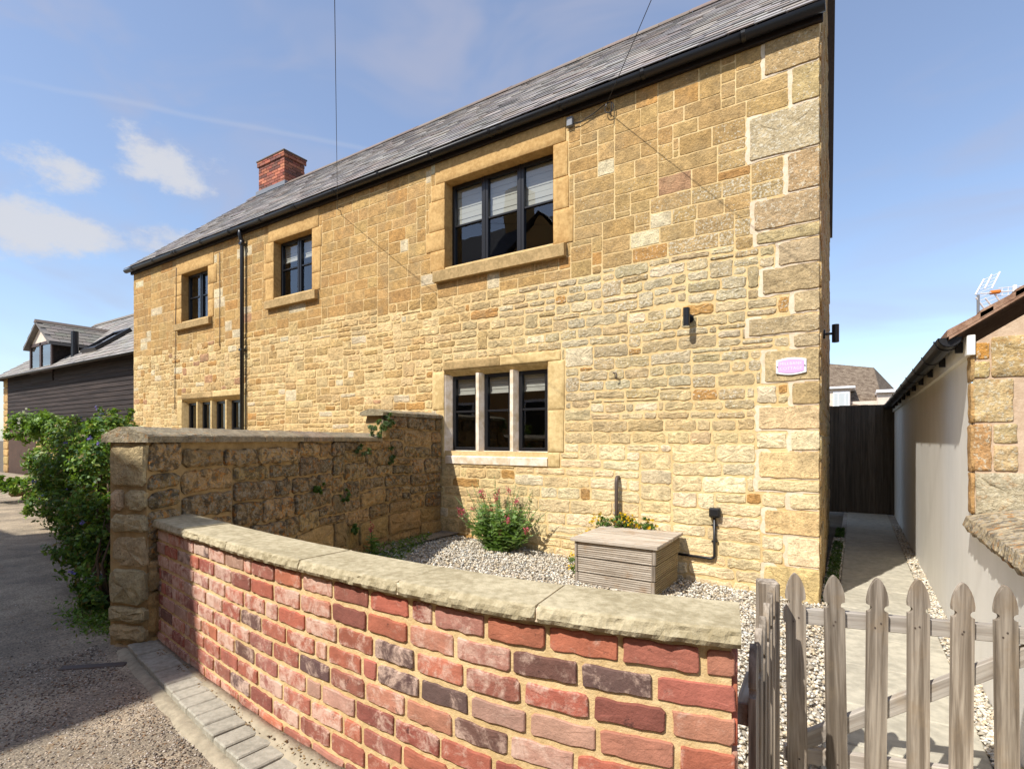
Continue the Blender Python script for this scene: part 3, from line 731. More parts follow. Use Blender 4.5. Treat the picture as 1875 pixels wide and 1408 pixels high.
for x in (-11.2, -7.4, -3.5):
    V, F = half_gutter(x-0.035, x+0.035, 5.185, 3.6555, 0.0605); MB().add(V, F).build('gutter_joint', 'black_plastic', gutter)
px = -8.92
pipe = MB().tube([(px, 5.185, 3.62), (px, 5.185, 3.54), (px, 5.20, 3.47), (px, 5.222, 3.42), (px, 5.222, 3.3), (px, 5.222, -1.3)], 0.034, 12).build('downpipe', 'black_plastic', house, True)
for z in (3.38, 1.55, -0.1): MB().box(px-0.045, px+0.045, 5.18, 5.285, z-0.02, z+0.02, 0.006).build('pipe_clip', 'black_plastic', pipe)
MB().tube([(px, 5.222, 3.36), (px, 5.222, 3.44)], 0.040, 12).build('pipe_socket', 'black_plastic', pipe, True)

# chimney (brick by brick, too far to pick the bricks apart)
cx0, cx1, cy0, cy1, cz0, cz1 = -12.82, -11.75, 7.95, 8.52, 5.95, 7.06
chim = MB().box(cx0+0.012, cx1-0.012, cy0+0.012, cy1-0.012, cz0, cz1-0.01, 0.002, C(190, 165, 140)).build('chimney', 'chimney_brick', house)
cb = MB(); CBK = [C(160, 98, 76), C(146, 86, 70), C(176, 112, 86), C(112, 76, 66), C(140, 92, 76)]
k = 0; z = cz0
while z < cz1-0.03:
    top = z > cz1-0.19; e = 0.03 if top else 0.0
    for (a0, a1, mp) in ((cx0-e, cx1+e, lambda s_, z_, d: (s_, cy0-e-d, z_)), (cy0-e, cy1+e, lambda s_, z_, d: (cx1+e+d, s_, z_)), (cy0-e, cy1+e, lambda s_, z_, d: (cx0-e-d, s_, z_))):
        s_ = a0-(0.11 if k % 2 else 0)
        while s_ < a1:
            xa, xb = max(s_+0.005, a0), min(s_+0.22, a1); s_ += 0.225
            if xb-xa < 0.03: continue
            P = [(xa, z+0.005), (xb, z+0.005), (xb, z+0.07), (xa, z+0.07)]
            p = piece(P, mp, 0.004, 0.003, jit(random.choice(CBK), 0.2), 0.0, 0, -0.03); cb.add(p[0], p[1], p[2])
    z += 0.075; k += 1
tag(cb.build('chimney_bricks', 'chimney_brick', chim, fix=False), kind='stuff')
MB().box(cx0-0.05, cx1+0.05, cy0-0.05, cy1+0.05, cz1-0.012, cz1+0.03, 0.01, C(110, 96, 84)).build('chimney_cap', 'chimney_brick', chim)
MB().box(cx0-0.05, cx1+0.1, cy0-0.06, cy0+0.1, RZ-0.12, RZ+0.03, 0.01).build('flashing', 'lead', chim)

# ------------------------------------------------------------------ brick garden wall with its stone capping
bw = thing('brick_garden_wall', (-1.8, 1.3, -1.2), 'low curved red brick garden wall with buff mortar and flat stone capping', 'wall')
WT = 0.20; INS = 0.030           # wall thickness, brick face behind the capping's edge
b = MB(); n = 60; V = []
for i in range(n+1):
    q = CAP.L*i/n - (0.012 if i == n else 0)
    for (d, z) in ((-INS-0.004, -1.5), (-INS-0.004, cap_under(q)), (-INS-WT, cap_under(q)), (-INS-WT, -1.5)): V.append(cap_map(q, z, d))
F = [[i*4+k, i*4+k+1, i*4+k+5, i*4+k+4] for i in range(n) for k in range(3)] + [[0, 1, 2, 3], [n*4+3, n*4+2, n*4+1, n*4]]
core = b.add(V, F).build('mortar', 'brick_mortar', bw)
BR = [C(176, 96, 70), C(186, 106, 78), C(164, 84, 64), C(196, 126, 96), C(160, 94, 74), C(192, 108, 74), C(178, 118, 98), C(188, 140, 118), C(150, 84, 68), C(178, 100, 78), C(182, 98, 70), C(168, 100, 84)]
DK = [C(112, 80, 70), C(104, 78, 72), C(124, 86, 72)]
bp = []; pitch = 0.0765
bk = lambda s_: 0.94+0.10*s_/CAP.L
for r in range(13):
    q = -random.choice((0.02, 0.10, 0.16))
    while q < CAP.L-0.03:
        u = random.random(); w = 0.193
        if u < 0.10: w = random.choice((0.075, 0.10, 0.12))
        qa, qb = max(q, 0), min(q+w, CAP.L-0.004)
        if CAP.L-qb < 0.045: qb = CAP.L-0.004
        q = qb if qb > q else q+w
        if qb-qa < 0.05: continue
        g = random.uniform(0.006, 0.010)
        lo = -(r+1)*pitch+0.006; hi = -r*pitch-0.0095
        P = outline(qa+g, qb-(g if qb < CAP.L-0.01 else 0), lo+random.uniform(0, .003), hi-random.uniform(0, .003), 0.0034, 0.006, 0.026)
        f = lambda s_, z_, d: cap_map(s_, cap_under(s_)+z_*bk(s_), d-INS)
        c = random.choice(DK) if random.random() < 0.10 else random.choice(BR)
        c = jit(c, 0.14, 0.04); av = sum(c)/3; c = tuple(0.92*(x*0.86+av*0.14) for x in c)
        far = min(1, max(0, (CAP.L-qa)/2.6))
        bp.append(piece(P, f, random.uniform(0.002, 0.006), 0.0035, c+(min(1, random.uniform(0.1, 0.75)+0.4*far),), 0.0003))
emit(bp, 'brick', 'brick', core, 300, 'bricks', smooth=False)
# end of the wall by the pickets
ep = []
pe, te = CAP.at(CAP.L); ne = Vector((te.y, -te.x))
def endmap(s_, z_, d): p = pe - ne*s_ + te*(d-0.004); return (p.x, p.y, z_)
for r in range(12):
    zt = cap_under(CAP.L)-r*pitch*1.04
    for (a, c) in (((0.035, 0.13), (0.138, 0.226)) if r % 2 else ((0.035, 0.226),)):
        ep.append(piece(outline(a, c, zt-pitch*1.04+0.006, zt-0.0095, 0.003, 0.006, 0.03), endmap, 0.006, 0.0035, jit(random.choice(BR), 0.15)+(0.3,), 0.0004, 0, -0.012))
emit(ep, 'end_brick', 'brick', core, 60)
# capping stones
cuts = [0, CAP.sX(-2.86), CAP.sX(-2.32), CAP.sX(-1.72), CAP.sX(-1.20), CAP.sX(-0.70), CAP.L+0.012]
for i, (qa, qb) in enumerate(zip(cuts, cuts[1:])):
    qa += 0.004 if i else -0.06; qb -= 0.004; m = 56; V = []; prof_n = 13; tint = jit((0.5,)*3, 0.05)
    dz = random.uniform(-0.002, 0.002); sd = random.uniform(0, 50)
    for k in range(m+1):
        q = qa+(qb-qa)*k/m; u = cap_under(q)+0.003; T = 0.046+dz
        e1, e2, e3 = [0.007*mnoise.noise((q*26+sd, j*9.1, sd)) + 0.0035*mnoise.noise((q*75, j*7, sd)) for j in range(3)]
        e4 = 0.006*mnoise.noise((q*18, 44, sd)); endf = 0.006*random.random() if k in (0, m) else 0
        tz = lambda d: 0.0012*mnoise.noise((q*9, d*9, sd))
        for (d, z) in ((-0.245, u), (-0.03, u), (-0.004+e1-endf, u+0.003), (0.003+e2-endf, u+T*0.33), (-0.001+e3-endf, u+T*0.66), (-0.004+e4-endf, u+T-0.006), (-0.008+e4, u+T-0.001), (-0.016+e4, u+T+tz(.03)), (-0.09, u+T+tz(.09)), (-0.16, u+T+tz(.16)), (-0.225, u+T+tz(.22)), (-0.238, u+T-0.004), (-0.245+0.5*e2, u+T*0.5)):
            V.append(cap_map(q, z, d))
    F = [[k*prof_n+j, k*prof_n+(j+1) % prof_n, (k+1)*prof_n+(j+1) % prof_n, (k+1)*prof_n+j] for k in range(m) for j in range(prof_n)]
    F += [list(range(prof_n)), [m*prof_n+j for j in range(prof_n)][::-1]]
    o = MB().add(V, F).build('capping_stone', 'cap_stone', bw, False)
for i, q in enumerate(cuts[1:-1]):
    u = cap_under(q); MB().add([cap_map(q+s_, z, d) for s_ in (-0.0045, 0.0045) for (d, z) in ((-0.24, u+0.004), (-0.008, u+0.006), (-0.010, u+0.040), (-0.03, u+0.0455), (-0.235, u+0.0455))], [[0, 1, 2, 3, 4], [9, 8, 7, 6, 5]]+[[j, (j+1) % 5, 5+(j+1) % 5, 5+j] for j in range(5)]).build('joint', 'pale_mortar', bw)

# kerb of concrete pavers along the foot of the brick wall
KZ = -1.128
kd = lambda q: 0.11+0.05*min(1, q/1.6)
blk = None; q = 0.02
kerb = thing('paver_kerb', (-2.3, 1.1, -1.17), 'strip of grey concrete block pavers along the foot of the brick wall', 'kerb')
kf = MB(); V = []
for i in range(41):
    qq = CAP.L*i/40; V += [cap_map(qq, KZ-0.02, -INS+0.01), cap_map(qq, KZ-0.004+0.01*random.random(), -INS+0.004), cap_map(qq, KZ-0.012+0.012*random.random(), 0.0+0.025*random.random()), cap_map(qq, KZ-0.03, 0.05)]
kf.add(V, [[i*4+j, i*4+j+1, i*4+j+5, i*4+j+4] for i in range(40) for j in range(3)]).build('mortar_bed', 'concrete', kerb, True)
while q < CAP.L-0.3:
    p, t = CAP.at(q+0.05); nrm = Vector((t.y, -t.x)); c2 = p+nrm*(kd(q)-0.065+random.uniform(-0.004, 0.004))
    rot = Matrix.Rotation(math.atan2(t.y, t.x)+random.uniform(-0.012, 0.012), 3, 'Z')
    if blk is None:
        blk = MB().box(-0.0485, 0.0485, -0.065, 0.065, -0.035, 0.035, 0.005).build('paver', 'paver', kerb); o = blk
    else:
        o = blk.copy(); COL.objects.link(o)
    z = min(KZ, lz(c2.x, c2.y)+0.035)-0.035+random.uniform(-0.002, 0.002)
    o.location = Vector((c2.x, c2.y, z))-WL[kerb.name]; o.rotation_euler = rot.to_euler(); q += 0.1015
hb = MB(); V = []; F = []
for i in range(61):
    qq = CAP.L*i/60; w = 0.05+0.05*abs(mnoise.noise((qq*3, 0, 2)))
    for d, z in ((kd(qq)-0.03, -0.01), (kd(qq)+0.006, 0.014), (kd(qq)+0.006+w*0.6, 0.008), (kd(qq)+0.02+w, -0.02)):
        x, y, _ = cap_map(qq, 0, d); V.append((x, y, lz(x, y)+z))
hb.add(V, [[i*4+j, i*4+j+1, i*4+j+5, i*4+j+4] for i in range(60) for j in range(3)]).build('haunch', 'concrete', kerb, True)

# ------------------------------------------------------------------ old stone garden wall from the lane to the cottage
A = Vector((-3.33, 1.40)); Bp = Vector((-4.42, 4.1)); Cp = Vector((-4.5, 5.28))
SW = Path(catmull([A, A.lerp(Bp, .5), Bp, Cp], 8))
def swm(q, z, d):          # d out of the wall towards the brick wall's garden
    p, t = SW.at(q); nr_ = Vector((t.y, -t.x)); p = p+nr_*d; return (p.x, p.y, z)
TH = 0.245; STEP = 3.02; CT1 = -0.015; CT2 = 0.27
sw = thing('stone_garden_wall', (-3.9, 3, -1.3), 'lichened old stone garden wall with ridged coping running up to the cottage', 'wall')
b = MB(); V = []; n = 40
for i in range(n+1):
    q = SW.L*i/n; zt = CT1 if q < STEP else CT2
    for (d, z) in ((-0.002, -1.5), (-0.002, zt), (-TH+0.002, zt), (-TH+0.002, -1.5)): V.append(swm(q, z, d))
core = b.add(V, [[i*4+k, i*4+k+1, i*4+k+5, i*4+k+4] for i in range(n) for k in range(3)]+[[0, 1, 2, 3], [n*4+3, n*4+2, n*4+1, n*4]]).build('mortar', 'garden_mortar', sw)
GS = [C(150, 126, 86), C(136, 114, 80), C(164, 138, 96), C(124, 106, 78), C(172, 142, 96), C(140, 116, 78)]
gp = []
R = pack(0.0, SW.L, -1.45, CT2, [(-1, STEP, CT1, 1)], lambda x, z: (0.2, 0.52, 0.1, 0.2) if z > -0.9 else (0.28, 0.65, 0.16, 0.28))
for (xa, xb, za, zb) in R:
    g = random.uniform(0.006, 0.011)
    if xb-xa < 0.05 or zb-za < 0.05: continue
    P = outline(xa+g, xb-g, za+g, zb-g, 0.010, 0.022, 0.04)
    P = [(x+0.015*mnoise.noise((x*2, z*2, 1)), z+0.03*mnoise.noise((x*1.4, z*1.4, 5))) for x, z in P]
    P = [(min(max(x, 0.0), SW.L-0.004), z) for x, z in P]
    low = max(0, min(1, (-0.85-za)/0.3)); mid = math.exp(-((za+0.42)/0.4)**2)
    c = jit(lerp(random.choice(GS), C(170, 134, 82), low*0.7), 0.12)
    gp.append(piece(P, swm, random.uniform(0.012, 0.04), 0.016, c+(min(1, max(0, random.uniform(0.35, 0.95)+0.4*mid-0.7*low)),), 0.006, 0.004))
t0 = SW.at(0)[1]; n0 = Vector((t0.y, -t0.x))
def endm(s_, z_, d): p = A - n0*s_ - t0*d; return (p.x, p.y, z_)
for (xa, xb, za, zb) in pack(0.0, TH, -1.25, CT1, [], lambda x, z: (0.14, 0.34, 0.1, 0.24)):
    g = 0.009; c = jit(lerp(random.choice(GS), C(196, 176, 138), .65), 0.1)
    gp.append(piece(outline(xa+g*(xa > 0), xb-g, za+g, zb-g, 0.008, 0.03, 0.05), endm, random.uniform(0.006, 0.03), 0.013, c+(random.uniform(0, 0.5),), 0.006, 0.004))
emit(gp, 'stone', 'garden_stone', core, 300, smooth=False)
# saddleback coping
def coping(q0, q1, z0, endq, nstones, ztop=0.088):
    L = (q1-q0)/nstones
    for i in range(nstones):
        qa, qb = q0+i*L+(0.003 if i else 0), q0+(i+1)*L-0.003; m = 6; V = []; sd = random.uniform(0, 99); pn = 7
        for k in range(m+1):
            q = qa+(qb-qa)*k/m; e = lambda j: 0.006*mnoise.noise((q*14, j*5, sd))
            for (d, z) in ((0.042+e(0), 0), (0.045+e(1), 0.036), (0.035+e(2), 0.045), (-TH/2+0.03, ztop+e(3)), (-TH/2-0.03, ztop+e(4)), (-TH-0.02, 0.04), (-TH-0.022, 0)):
                V.append(swm(q, z0+z, d))
        F = [[k*pn+j, k*pn+(j+1) % pn, (k+1)*pn+(j+1) % pn, (k+1)*pn+j] for k in range(m) for j in range(pn)]+[list(range(pn)), [m*pn+j for j in range(pn)][::-1]]
        MB().add(V, F, jit(C(150, 136, 112), 0.1)+(random.uniform(0.3, 0.75),)).build('coping_stone', 'coping_stone', sw)
coping(-0.035, STEP-0.04, CT1, True, 6); coping(STEP-0.03, SW.L-0.01, CT2, False, 3, 0.075)

# ------------------------------------------------------------------ picket fence panel, gate post and gate
def picket_outline(w=0.07, h=0.9):
    hw = w/2; R_ = [(hw, 0), (hw, h-0.128)]
    for k in range(5):
        a = -math.pi/2 - math.pi*k/4; R_.append((hw+0.002+0.0135*math.cos(a), h-0.1145+0.0135*math.sin(a)*-1 - 0.0))
    R_ = [(hw, 0), (hw, h-0.130)] + [(hw-0.0145*math.sin(math.pi*k/6), h-0.130+0.027*(1-math.cos(math.pi*k/6))/2) for k in range(1, 6)] + [(hw, h-0.103), (hw+0.001, h-0.088), (hw*0.97, h-0.072), (hw*0.86, h-0.052), (hw*0.66, h-0.032), (hw*0.42, h-0.015), (hw*0.18, h-0.004), (0, h)]
    return R_ + [(-x, z) for x, z in R_[-2::-1]]
PK = picket_outline()
def picket_mesh():
    b = MB(); pts = [(x, -0.009, z-0.45) for x, z in PK]; return b.prism(pts, (0, 0.018, 0))
pk0 = None
def add_picket(parent, base, rz, tilt=0.0, sc=1.0):
    global pk0
    if pk0 is None: pk0 = picket_mesh().build('picket', 'picket_wood', parent); o = pk0; off = 0.0
    else: o = pk0.copy(); COL.objects.link(o); o.parent = parent
    o.location = Vector(base)+Vector((0, 0, 0.45*sc))-WL[parent.name]; o.rotation_euler = (0, tilt, rz); o.scale = (1, 1, sc); return o
ZT = -0.53
nail0 = None
def add_nails(pk, dirs):
    global nail0
    for (x, z) in ((0.006, 0.275), (-0.01, 0.262), (0.004, -0.29)):
        if nail0 is None: nail0 = MB().tube([(0, 0.001, 0), (0, -0.0012, 0)], 0.0035, 8).build('nail', 'iron', None); o = nail0
        else: o = nail0.copy(); COL.objects.link(o)
        o.parent = pk; o.location = (x+random.uniform(-.006, .006), -0.0095, z+random.uniform(-.006, .006))
gate = thing('picket_gate', (0.15, 2.5, -1.42), 'weathered wooden picket gate with diagonal brace across the path', 'gate')
gA, gB = Vector((-0.20, 2.406)), Vector((0.463, 2.623)); gd = (gB-gA).normalized(); gang = math.atan2(gd.y, gd.x); gN = Vector((gd.y, -gd.x))
for k in range(7):
    p = gA + gd*((gB-gA).length/5*k); h = ZT - [0.0, 0.0, 0.0, 0.0, .002, .004, 0.01][k] + random.uniform(-.003, .003)
    add_nails(add_picket(gate, (p.x, p.y, h-0.9), gang, random.uniform(-0.012, 0.012)+(-0.012 if k < 2 else 0)), 1)
def bar(parent, name, a, c, w, th, mat, off):
    a, c = Vector(a), Vector(c); L = (c-a).length; t = (c-a).normalized(); y = Vector((gN.x, gN.y, 0)); 
    R = Matrix((t, -y, t.cross(-y))).transposed()
    o = MB().box(-L/2, L/2, -th/2, th/2, -w/2, w/2, 0.003).build(name, mat, parent); o.rotation_euler = R.to_euler()
    o.location = (a+c)/2 - y*off - WL[parent.name]; return o
g0 = gA-gd*0.04; g1 = gA+gd*((gB-gA).length*1.22)
bar(gate, 'rail', (g0.x, g0.y, -0.705), (g1.x, g1.y, -0.72), 0.062, 0.03, 'rail_wood', 0.026)
bar(gate, 'rail', (g0.x, g0.y, -1.262), (g1.x, g1.y, -1.27), 0.062, 0.03, 'rail_wood', 0.026)
br0 = gA+gd*0.0; br1 = gA+gd*((gB-gA).length*1.14)
bar(gate, 'brace', (br0.x, br0.y, -1.225), (br1.x, br1.y, -0.775), 0.062, 0.028, 'rail_wood', 0.0265)
# post
pp = Vector((-0.288, 2.275)); post = thing('gate_post', (pp.x, pp.y, -1.45), 'square weathered timber gate post between picket panel and gate', 'post')
MB().box(pp.x-0.036, pp.x+0.036, pp.y-0.036, pp.y+0.036, -1.5, -0.545, 0.005, mat=Matrix.Rotation(0.35, 3, 'Z')).build('shaft', 'picket_wood', post)
b = MB(); V = [Vector((pp.x, pp.y, -0.66))+RT*(-0.012+0.018*math.cos(a))+FW*(-0.054)+Vector((0, 0, 0.014*math.sin(a))) for a in [2*math.pi*k/14 for k in range(15)]]
b.tube(V, 0.002, 6).build('ring', 'iron', post)
# side panel
pan = thing('picket_fence', (-0.26, 1.85, -1.42), 'short picket fence panel seen edge on between brick wall and gate post', 'fence')
a0, a1 = Vector((-0.238, 1.52)), Vector((-0.272, 2.19)); ang = math.atan2((a1-a0).y, (a1-a0).x)
for k in range(6):
    p = a0.lerp(a1, k/5)+Vector((0.012, 0)); add_picket(pan, (p.x, p.y, ZT-0.005+random.uniform(-0.004, 0.004)-0.9), ang, random.uniform(-0.01, 0.01))
for z in (-0.72, -1.27):
    o = MB().box(-0.35, 0.35, -0.015, 0.015, -0.03, 0.03, 0.003).build('rail', 'rail_wood', pan); o.rotation_euler = (0, 0, ang)
    c3 = a0.lerp(a1, .5); o.location = Vector((c3.x-0.014, c3.y, z))-WL[pan.name]

# ------------------------------------------------------------------ slatted timber box against the cottage
BX0, BX1, BY0, BY1 = -2.19, -1.43, 4.47, 5.20; bzb = gz(-1.8)-0.015; bzt = -0.905
box = thing('timber_box', (-1.81, 4.85, bzb), 'grey timber decking box with lid standing on gravel against the cottage', 'box')
hgt = (bzt-0.03-bzb)/3
def groove_board(x0, x1, y, z0, z1, axis):
    """ribbed decking board; axis 0: runs along x facing -y, 1: runs along y facing +x (x0,x1 are then y's and y is x)"""
    b = MB(); pts = []; n = 7
    for i in range(n):
        za = z0+(z1-z0)*i/n; zb_ = z0+(z1-z0)*(i+0.62)/n; zc = z0+(z1-z0)*(i+1)/n
        pts += [(0.0, za+0.001), (0.0, zb_), (-0.009, zb_+0.0012), (-0.009, zc-0.0012)]
    pts += [(0.0, z1), (-0.024, z1), (-0.024, z0)]
    if axis == 0: b.prism([(x0, y-d, z) for d, z in pts], (x1-x0, 0, 0))
    else: b.prism([(y+d, x0, z) for d, z in pts], (0, x1-x0, 0))
    return b
for i in range(3):
    za, zb_ = bzb+hgt*i+0.004, bzb+hgt*(i+1)-0.004; inset = (0.012, 0.006, 0.0)[i]
    groove_board(BX0+0.03, BX1-0.035, BY0+inset, za, zb_, 0).build('front_board', 'deck_wood', box)
    groove_board(BY0+0.01, BY1-(0.03 if i < 2 else 0), BX1-inset, za, zb_, 1).build('side_board', 'deck_wood_side', box)
    groove_board(BY0+0.01, BY1, BX0+0.026, za, zb_, 1).build('side_board', 'deck_wood_side', box)
    MB().box(BX1-0.033-inset, BX1-0.001-inset, BY0-0.006+inset, BY0+0.03, za, zb_, 0.002).build('corner_batten', 'picket_wood', box)
    MB().box(BX0, BX0+0.028, BY0-0.006+inset, BY0+0.03, za, zb_, 0.002).build('corner_batten', 'picket_wood', box)
MB().box(BX0+0.05, BX1-0.05, BY0+0.04, BY1-0.05, bzb, bzt-0.05).build('lining', 'dark_interior', box)
n = 5; lw = (BY1-BY0+0.07)/n
for i in range(n):
    ya = BY0-0.03+lw*i; MB().box(BX0-0.035, BX1+0.022, ya+0.002, ya+lw-0.003, bzt-0.03+i*0.002, bzt+i*0.002, 0.003).build('lid_board', 'deck_wood', box)

# ------------------------------------------------------------------ small things fixed to the cottage front
def wall_lamp(pos, out, label):
    x, y, z = pos; o = Vector(out); t = thing('wall_lamp', pos, label, 'lamp', 'black up and down wall lamps')
    c = Vector(pos)+o*0.105
    MB().tube([c+Vector((0, 0, -0.085)), c+Vector((0, 0, 0.085))], 0.031, 16).build('body', 'black_paint', t, False)
    MB().tube([Vector(pos), Vector(pos)+o*0.02], 0.045, 16).build('rose', 'black_paint', t)
    MB().tube([Vector(pos)+o*0.015, c], 0.012, 8).build('arm', 'black_paint', t)
    MB().tube([c+Vector((0, 0, -0.0875)), c+Vector((0, 0, -0.0845))], 0.026, 16).build('lens', 'glass', t)
pl = atY(1262, 584, YF-0.012); wall_lamp((pl.x, YF-0.008, pl.z), (0, -1, 0), 'black cylinder wall lamp on the cottage front above the mullioned window level')
pg = gab(0.75, 1.03, 0.012); wall_lamp(pg, gn, 'black cylinder wall lamp on the shaded gable end of the cottage')
# name plaque
pc = atY(1448.5, 670.5, YF-0.02); plq = thing('name_plaque', (pc.x, YF-0.016, pc.z), 'small pink house name plaque with white rim on the corner stone', 'sign')
def plaque_shape(w, h, bow, y, th):
    P = [(-w/2, -h/2)] + [(-w/2+w*k/12, -h/2-bow*math.sin(math.pi*k/12)) for k in range(1, 12)] + [(w/2, -h/2), (w/2, h/2)] + [(w/2-w*k/12, h/2+bow*math.sin(math.pi*k/12)) for k in range(1, 12)] + [(-w/2, h/2)]
    return MB().prism([(pc.x+x, y, pc.z+z) for x, z in P], (0, th, 0))
plaque_shape(0.237, 0.115, 0.018, YF-0.028, 0.012).build('rim', 'white_plastic', plq); plaque_shape(0.204, 0.09, 0.016, YF-0.031, 0.004).build('face', 'plaque_pink', plq)
def letters(txt, size, loc, parent, mat):
    cu = bpy.data.curves.new('letters', 'FONT'); cu.body = txt; cu.size = size; cu.align_x = 'CENTER'; cu.align_y = 'CENTER'; cu.extrude = 0.0006; cu.space_character = 1.08
    tmp = bpy.data.objects.new('tmp_text', cu); COL.objects.link(tmp); dg = bpy.context.evaluated_depsgraph_get()
    me = bpy.data.meshes.new_from_object(tmp.evaluated_get(dg)); bpy.data.objects.remove(tmp); me.materials.clear(); me.materials.append(MAT[mat])
    o = link('lettering', me, loc, parent); o.rotation_euler = (math.radians(90), 0, 0); return o
letters('MILLBANK', 0.036, (pc.x, YF-0.0318, pc.z+0.021), plq, 'plaque_letter'); letters('COTTAGE', 0.036, (pc.x, YF-0.0318, pc.z-0.021), plq, 'plaque_letter')
for sx in (-0.108, 0.108): MB().tube([(pc.x+sx, YF-0.035, pc.z), (pc.x+sx, YF-0.02, pc.z)], 0.005, 8).build('screw', 'iron', plq)
# iron hook
hk = atY(1128, 688, YF-0.02); h_ = MB().tube([(hk.x-0.02, YF+0.0, hk.z+0.03), (hk.x-0.02, YF-0.05, hk.z+0.03), (hk.x+0.02, YF-0.055, hk.z+0.02), (hk.x+0.022, YF-0.055, hk.z-0.02), (hk.x+0.0, YF-0.05, hk.z-0.03)], 0.007, 8).build('wall_hook', 'iron', None, True)
tag(h_, 'small rusty iron hook in the wall right of the mullioned window', 'hook')
# vent pipe behind the box
vp = atY(1128.5, 875, YF-0.07); v_ = MB().tube([(vp.x, YF-0.0, vp.z-0.0), (vp.x, YF-0.04, vp.z+0.005), (vp.x, YF-0.062, vp.z-0.012), (vp.x, YF-0.066, vp.z-0.05), (vp.x, YF-0.066, -1.3)], 0.02, 10).build('upright_pipe', 'iron', None, True)
tag(v_, 'thin brown upright pipe bent into the wall behind the timber box', 'pipe')
# outdoor socket and conduit
sp_ = atY(1308, 939, YF-0.06); soc = thing('outdoor_socket', (sp_.x, YF, sp_.z), 'black outdoor socket with conduit low on the cottage wall', 'socket')
MB().box(sp_.x-0.05, sp_.x+0.05, YF-0.065, YF-0.004, sp_.z-0.045, sp_.z+0.045, 0.01).build('housing', 'black_plastic', soc)
MB().box(sp_.x-0.04, sp_.x+0.04, YF-0.078, YF-0.064, sp_.z-0.03, sp_.z+0.036, 0.006).build('cover', 'black_plastic', soc)
zc = atY(1308, 1023, YF-0.03).z; cx_ = sp_.x-0.005
MB().tube([(cx_, YF-0.032, sp_.z), (cx_, YF-0.032, zc+0.03), (cx_-0.008, YF-0.032, zc+0.008), (cx_-0.03, YF-0.032, zc), (-1.55, YF-0.032, zc+0.012)], 0.0125, 10).build('conduit', 'black_plastic', soc, True)
for z in (sp_.z-0.12, sp_.z-0.27): MB().box(cx_-0.03, cx_+0.03, YF-0.03, YF-0.006, z-0.007, z+0.007, 0.003).build('saddle', 'black_plastic', soc)
# overhead wires
def wire(p0, d, label, n=24):
    P = []; p0 = Vector(p0)
    for k in range(n+1):
        t = 12.0*(k/n)**1.3; P.append(p0+Vector((d*t, -t, 0.015*t+0.012*t*t)))
    tag(MB().tube(P, 0.0032, 6).build('overhead_wire', 'cable', None, True), label, 'wire', 'overhead wires')
wire((-6.44, YF-0.06, 3.40), 1.217, 'thin overhead wire fixed to the wall left of the large upper window')
wire((-2.2, YF-0.06, 3.50), 0.80, 'thin overhead wire fixed under the eaves right of the large upper window')
for (x, z, lab) in ((-6.44, 3.40, 'small wire bracket under the eaves between the upper windows'), (-2.2, 3.49, 'small wire bracket under the eaves right of the large window')):
    o = MB().tube([(x, YF, z), (x, YF-0.062, z), (x+0.004, YF-0.062, z+0.02)], 0.006, 8).build('wire_bracket', 'metal', None, True); tag(o, lab, 'bracket', 'wire brackets')
e = Vector((-2.2, YF-0.03, 3.46)); P = [e+Vector((-0.42, 0, -0.01)), e+Vector((-0.30, 0, -0.02)), e+Vector((-0.15, 0, 0.02)), e+Vector((-0.03, -0.01, 0.06))]+[e+Vector((0.03+0.05*math.sin(a), -0.02, 0.01+0.055*math.cos(a))) for a in [2*math.pi*k/12 for k in range(0, 14)]]+[e+Vector((0.05, -0.02, -0.1))]
tag(MB().tube([tuple(p) for p in P], 0.005, 6).build('cable_loop', 'cable', None, True), 'black cable looped on the wall under the eaves', 'cable')
tag(MB().box(e.x-0.47, e.x-0.40, YF-0.05, YF-0.005, e.z-0.03, e.z+0.07, 0.005).build('junction_box', 'lead', None), 'small grey junction box under the eaves beside the large window', 'box')
for (p0, p1, lab) in (((-11.3, 3.4), (-11.36, 0.6), 'thin grey cable clipped down the wall left of the small far window'), ((-9.72, 3.4), (-9.72, 1.7), 'thin grey cable clipped down the wall left of the downpipe')):
    P = [(p0[0]+(p1[0]-p0[0])*k/12+random.uniform(-.006, .006), YF-0.02, p0[1]+(p1[1]-p0[1])*k/12) for k in range(13)]
    tag(MB().tube(P, 0.006, 6).build('wall_cable', 'iron', None, True), lab, 'cable', 'cables clipped to the wall')

# ------------------------------------------------------------------ path slabs, passage fence
path = tag(MB().box(-0.135, 0.505, 1.45, 12.35, -1.47, -1.4335, 0.002).build('garden_path', 'concrete'), kind='structure')
y = 1.46; i = 0
while y < 12.2:
    L = random.choice((0.45, 0.6, 0.6, 0.75)); e = random.uniform(-0.002, 0.002)
    MB().box(-0.13, 0.5, y+0.005, y+L-0.005, -1.45, -1.42+e, 0.006).build('slab', 'paving', path); y += L
fence = thing('board_fence', (0.1, 12.4, -1.43), 'dark vertical-board fence closing the end of the passage', 'fence')
x = -0.98; k = 0
while x < 0.7:
    w = random.uniform(0.108, 0.122); zt = 0.67+random.uniform(-0.006, 0.006) if x > -0.52 else 0.56
    MB().box(x+0.001, x+w+0.004, 12.4-0.003*(k % 2), 12.425, -1.43, zt, 0.003).build('board', 'fence_wood', fence); x += w+0.002; k += 1
MB().box(-0.56, -0.47, 12.36, 12.44, -1.43, 0.69, 0.004).build('post', 'fence_wood', fence)
for z in (-1.0, 0.2): MB().box(-1.0, 0.7, 12.43, 12.47, z, z+0.09, 0.004).build('rail', 'fence_wood', fence)

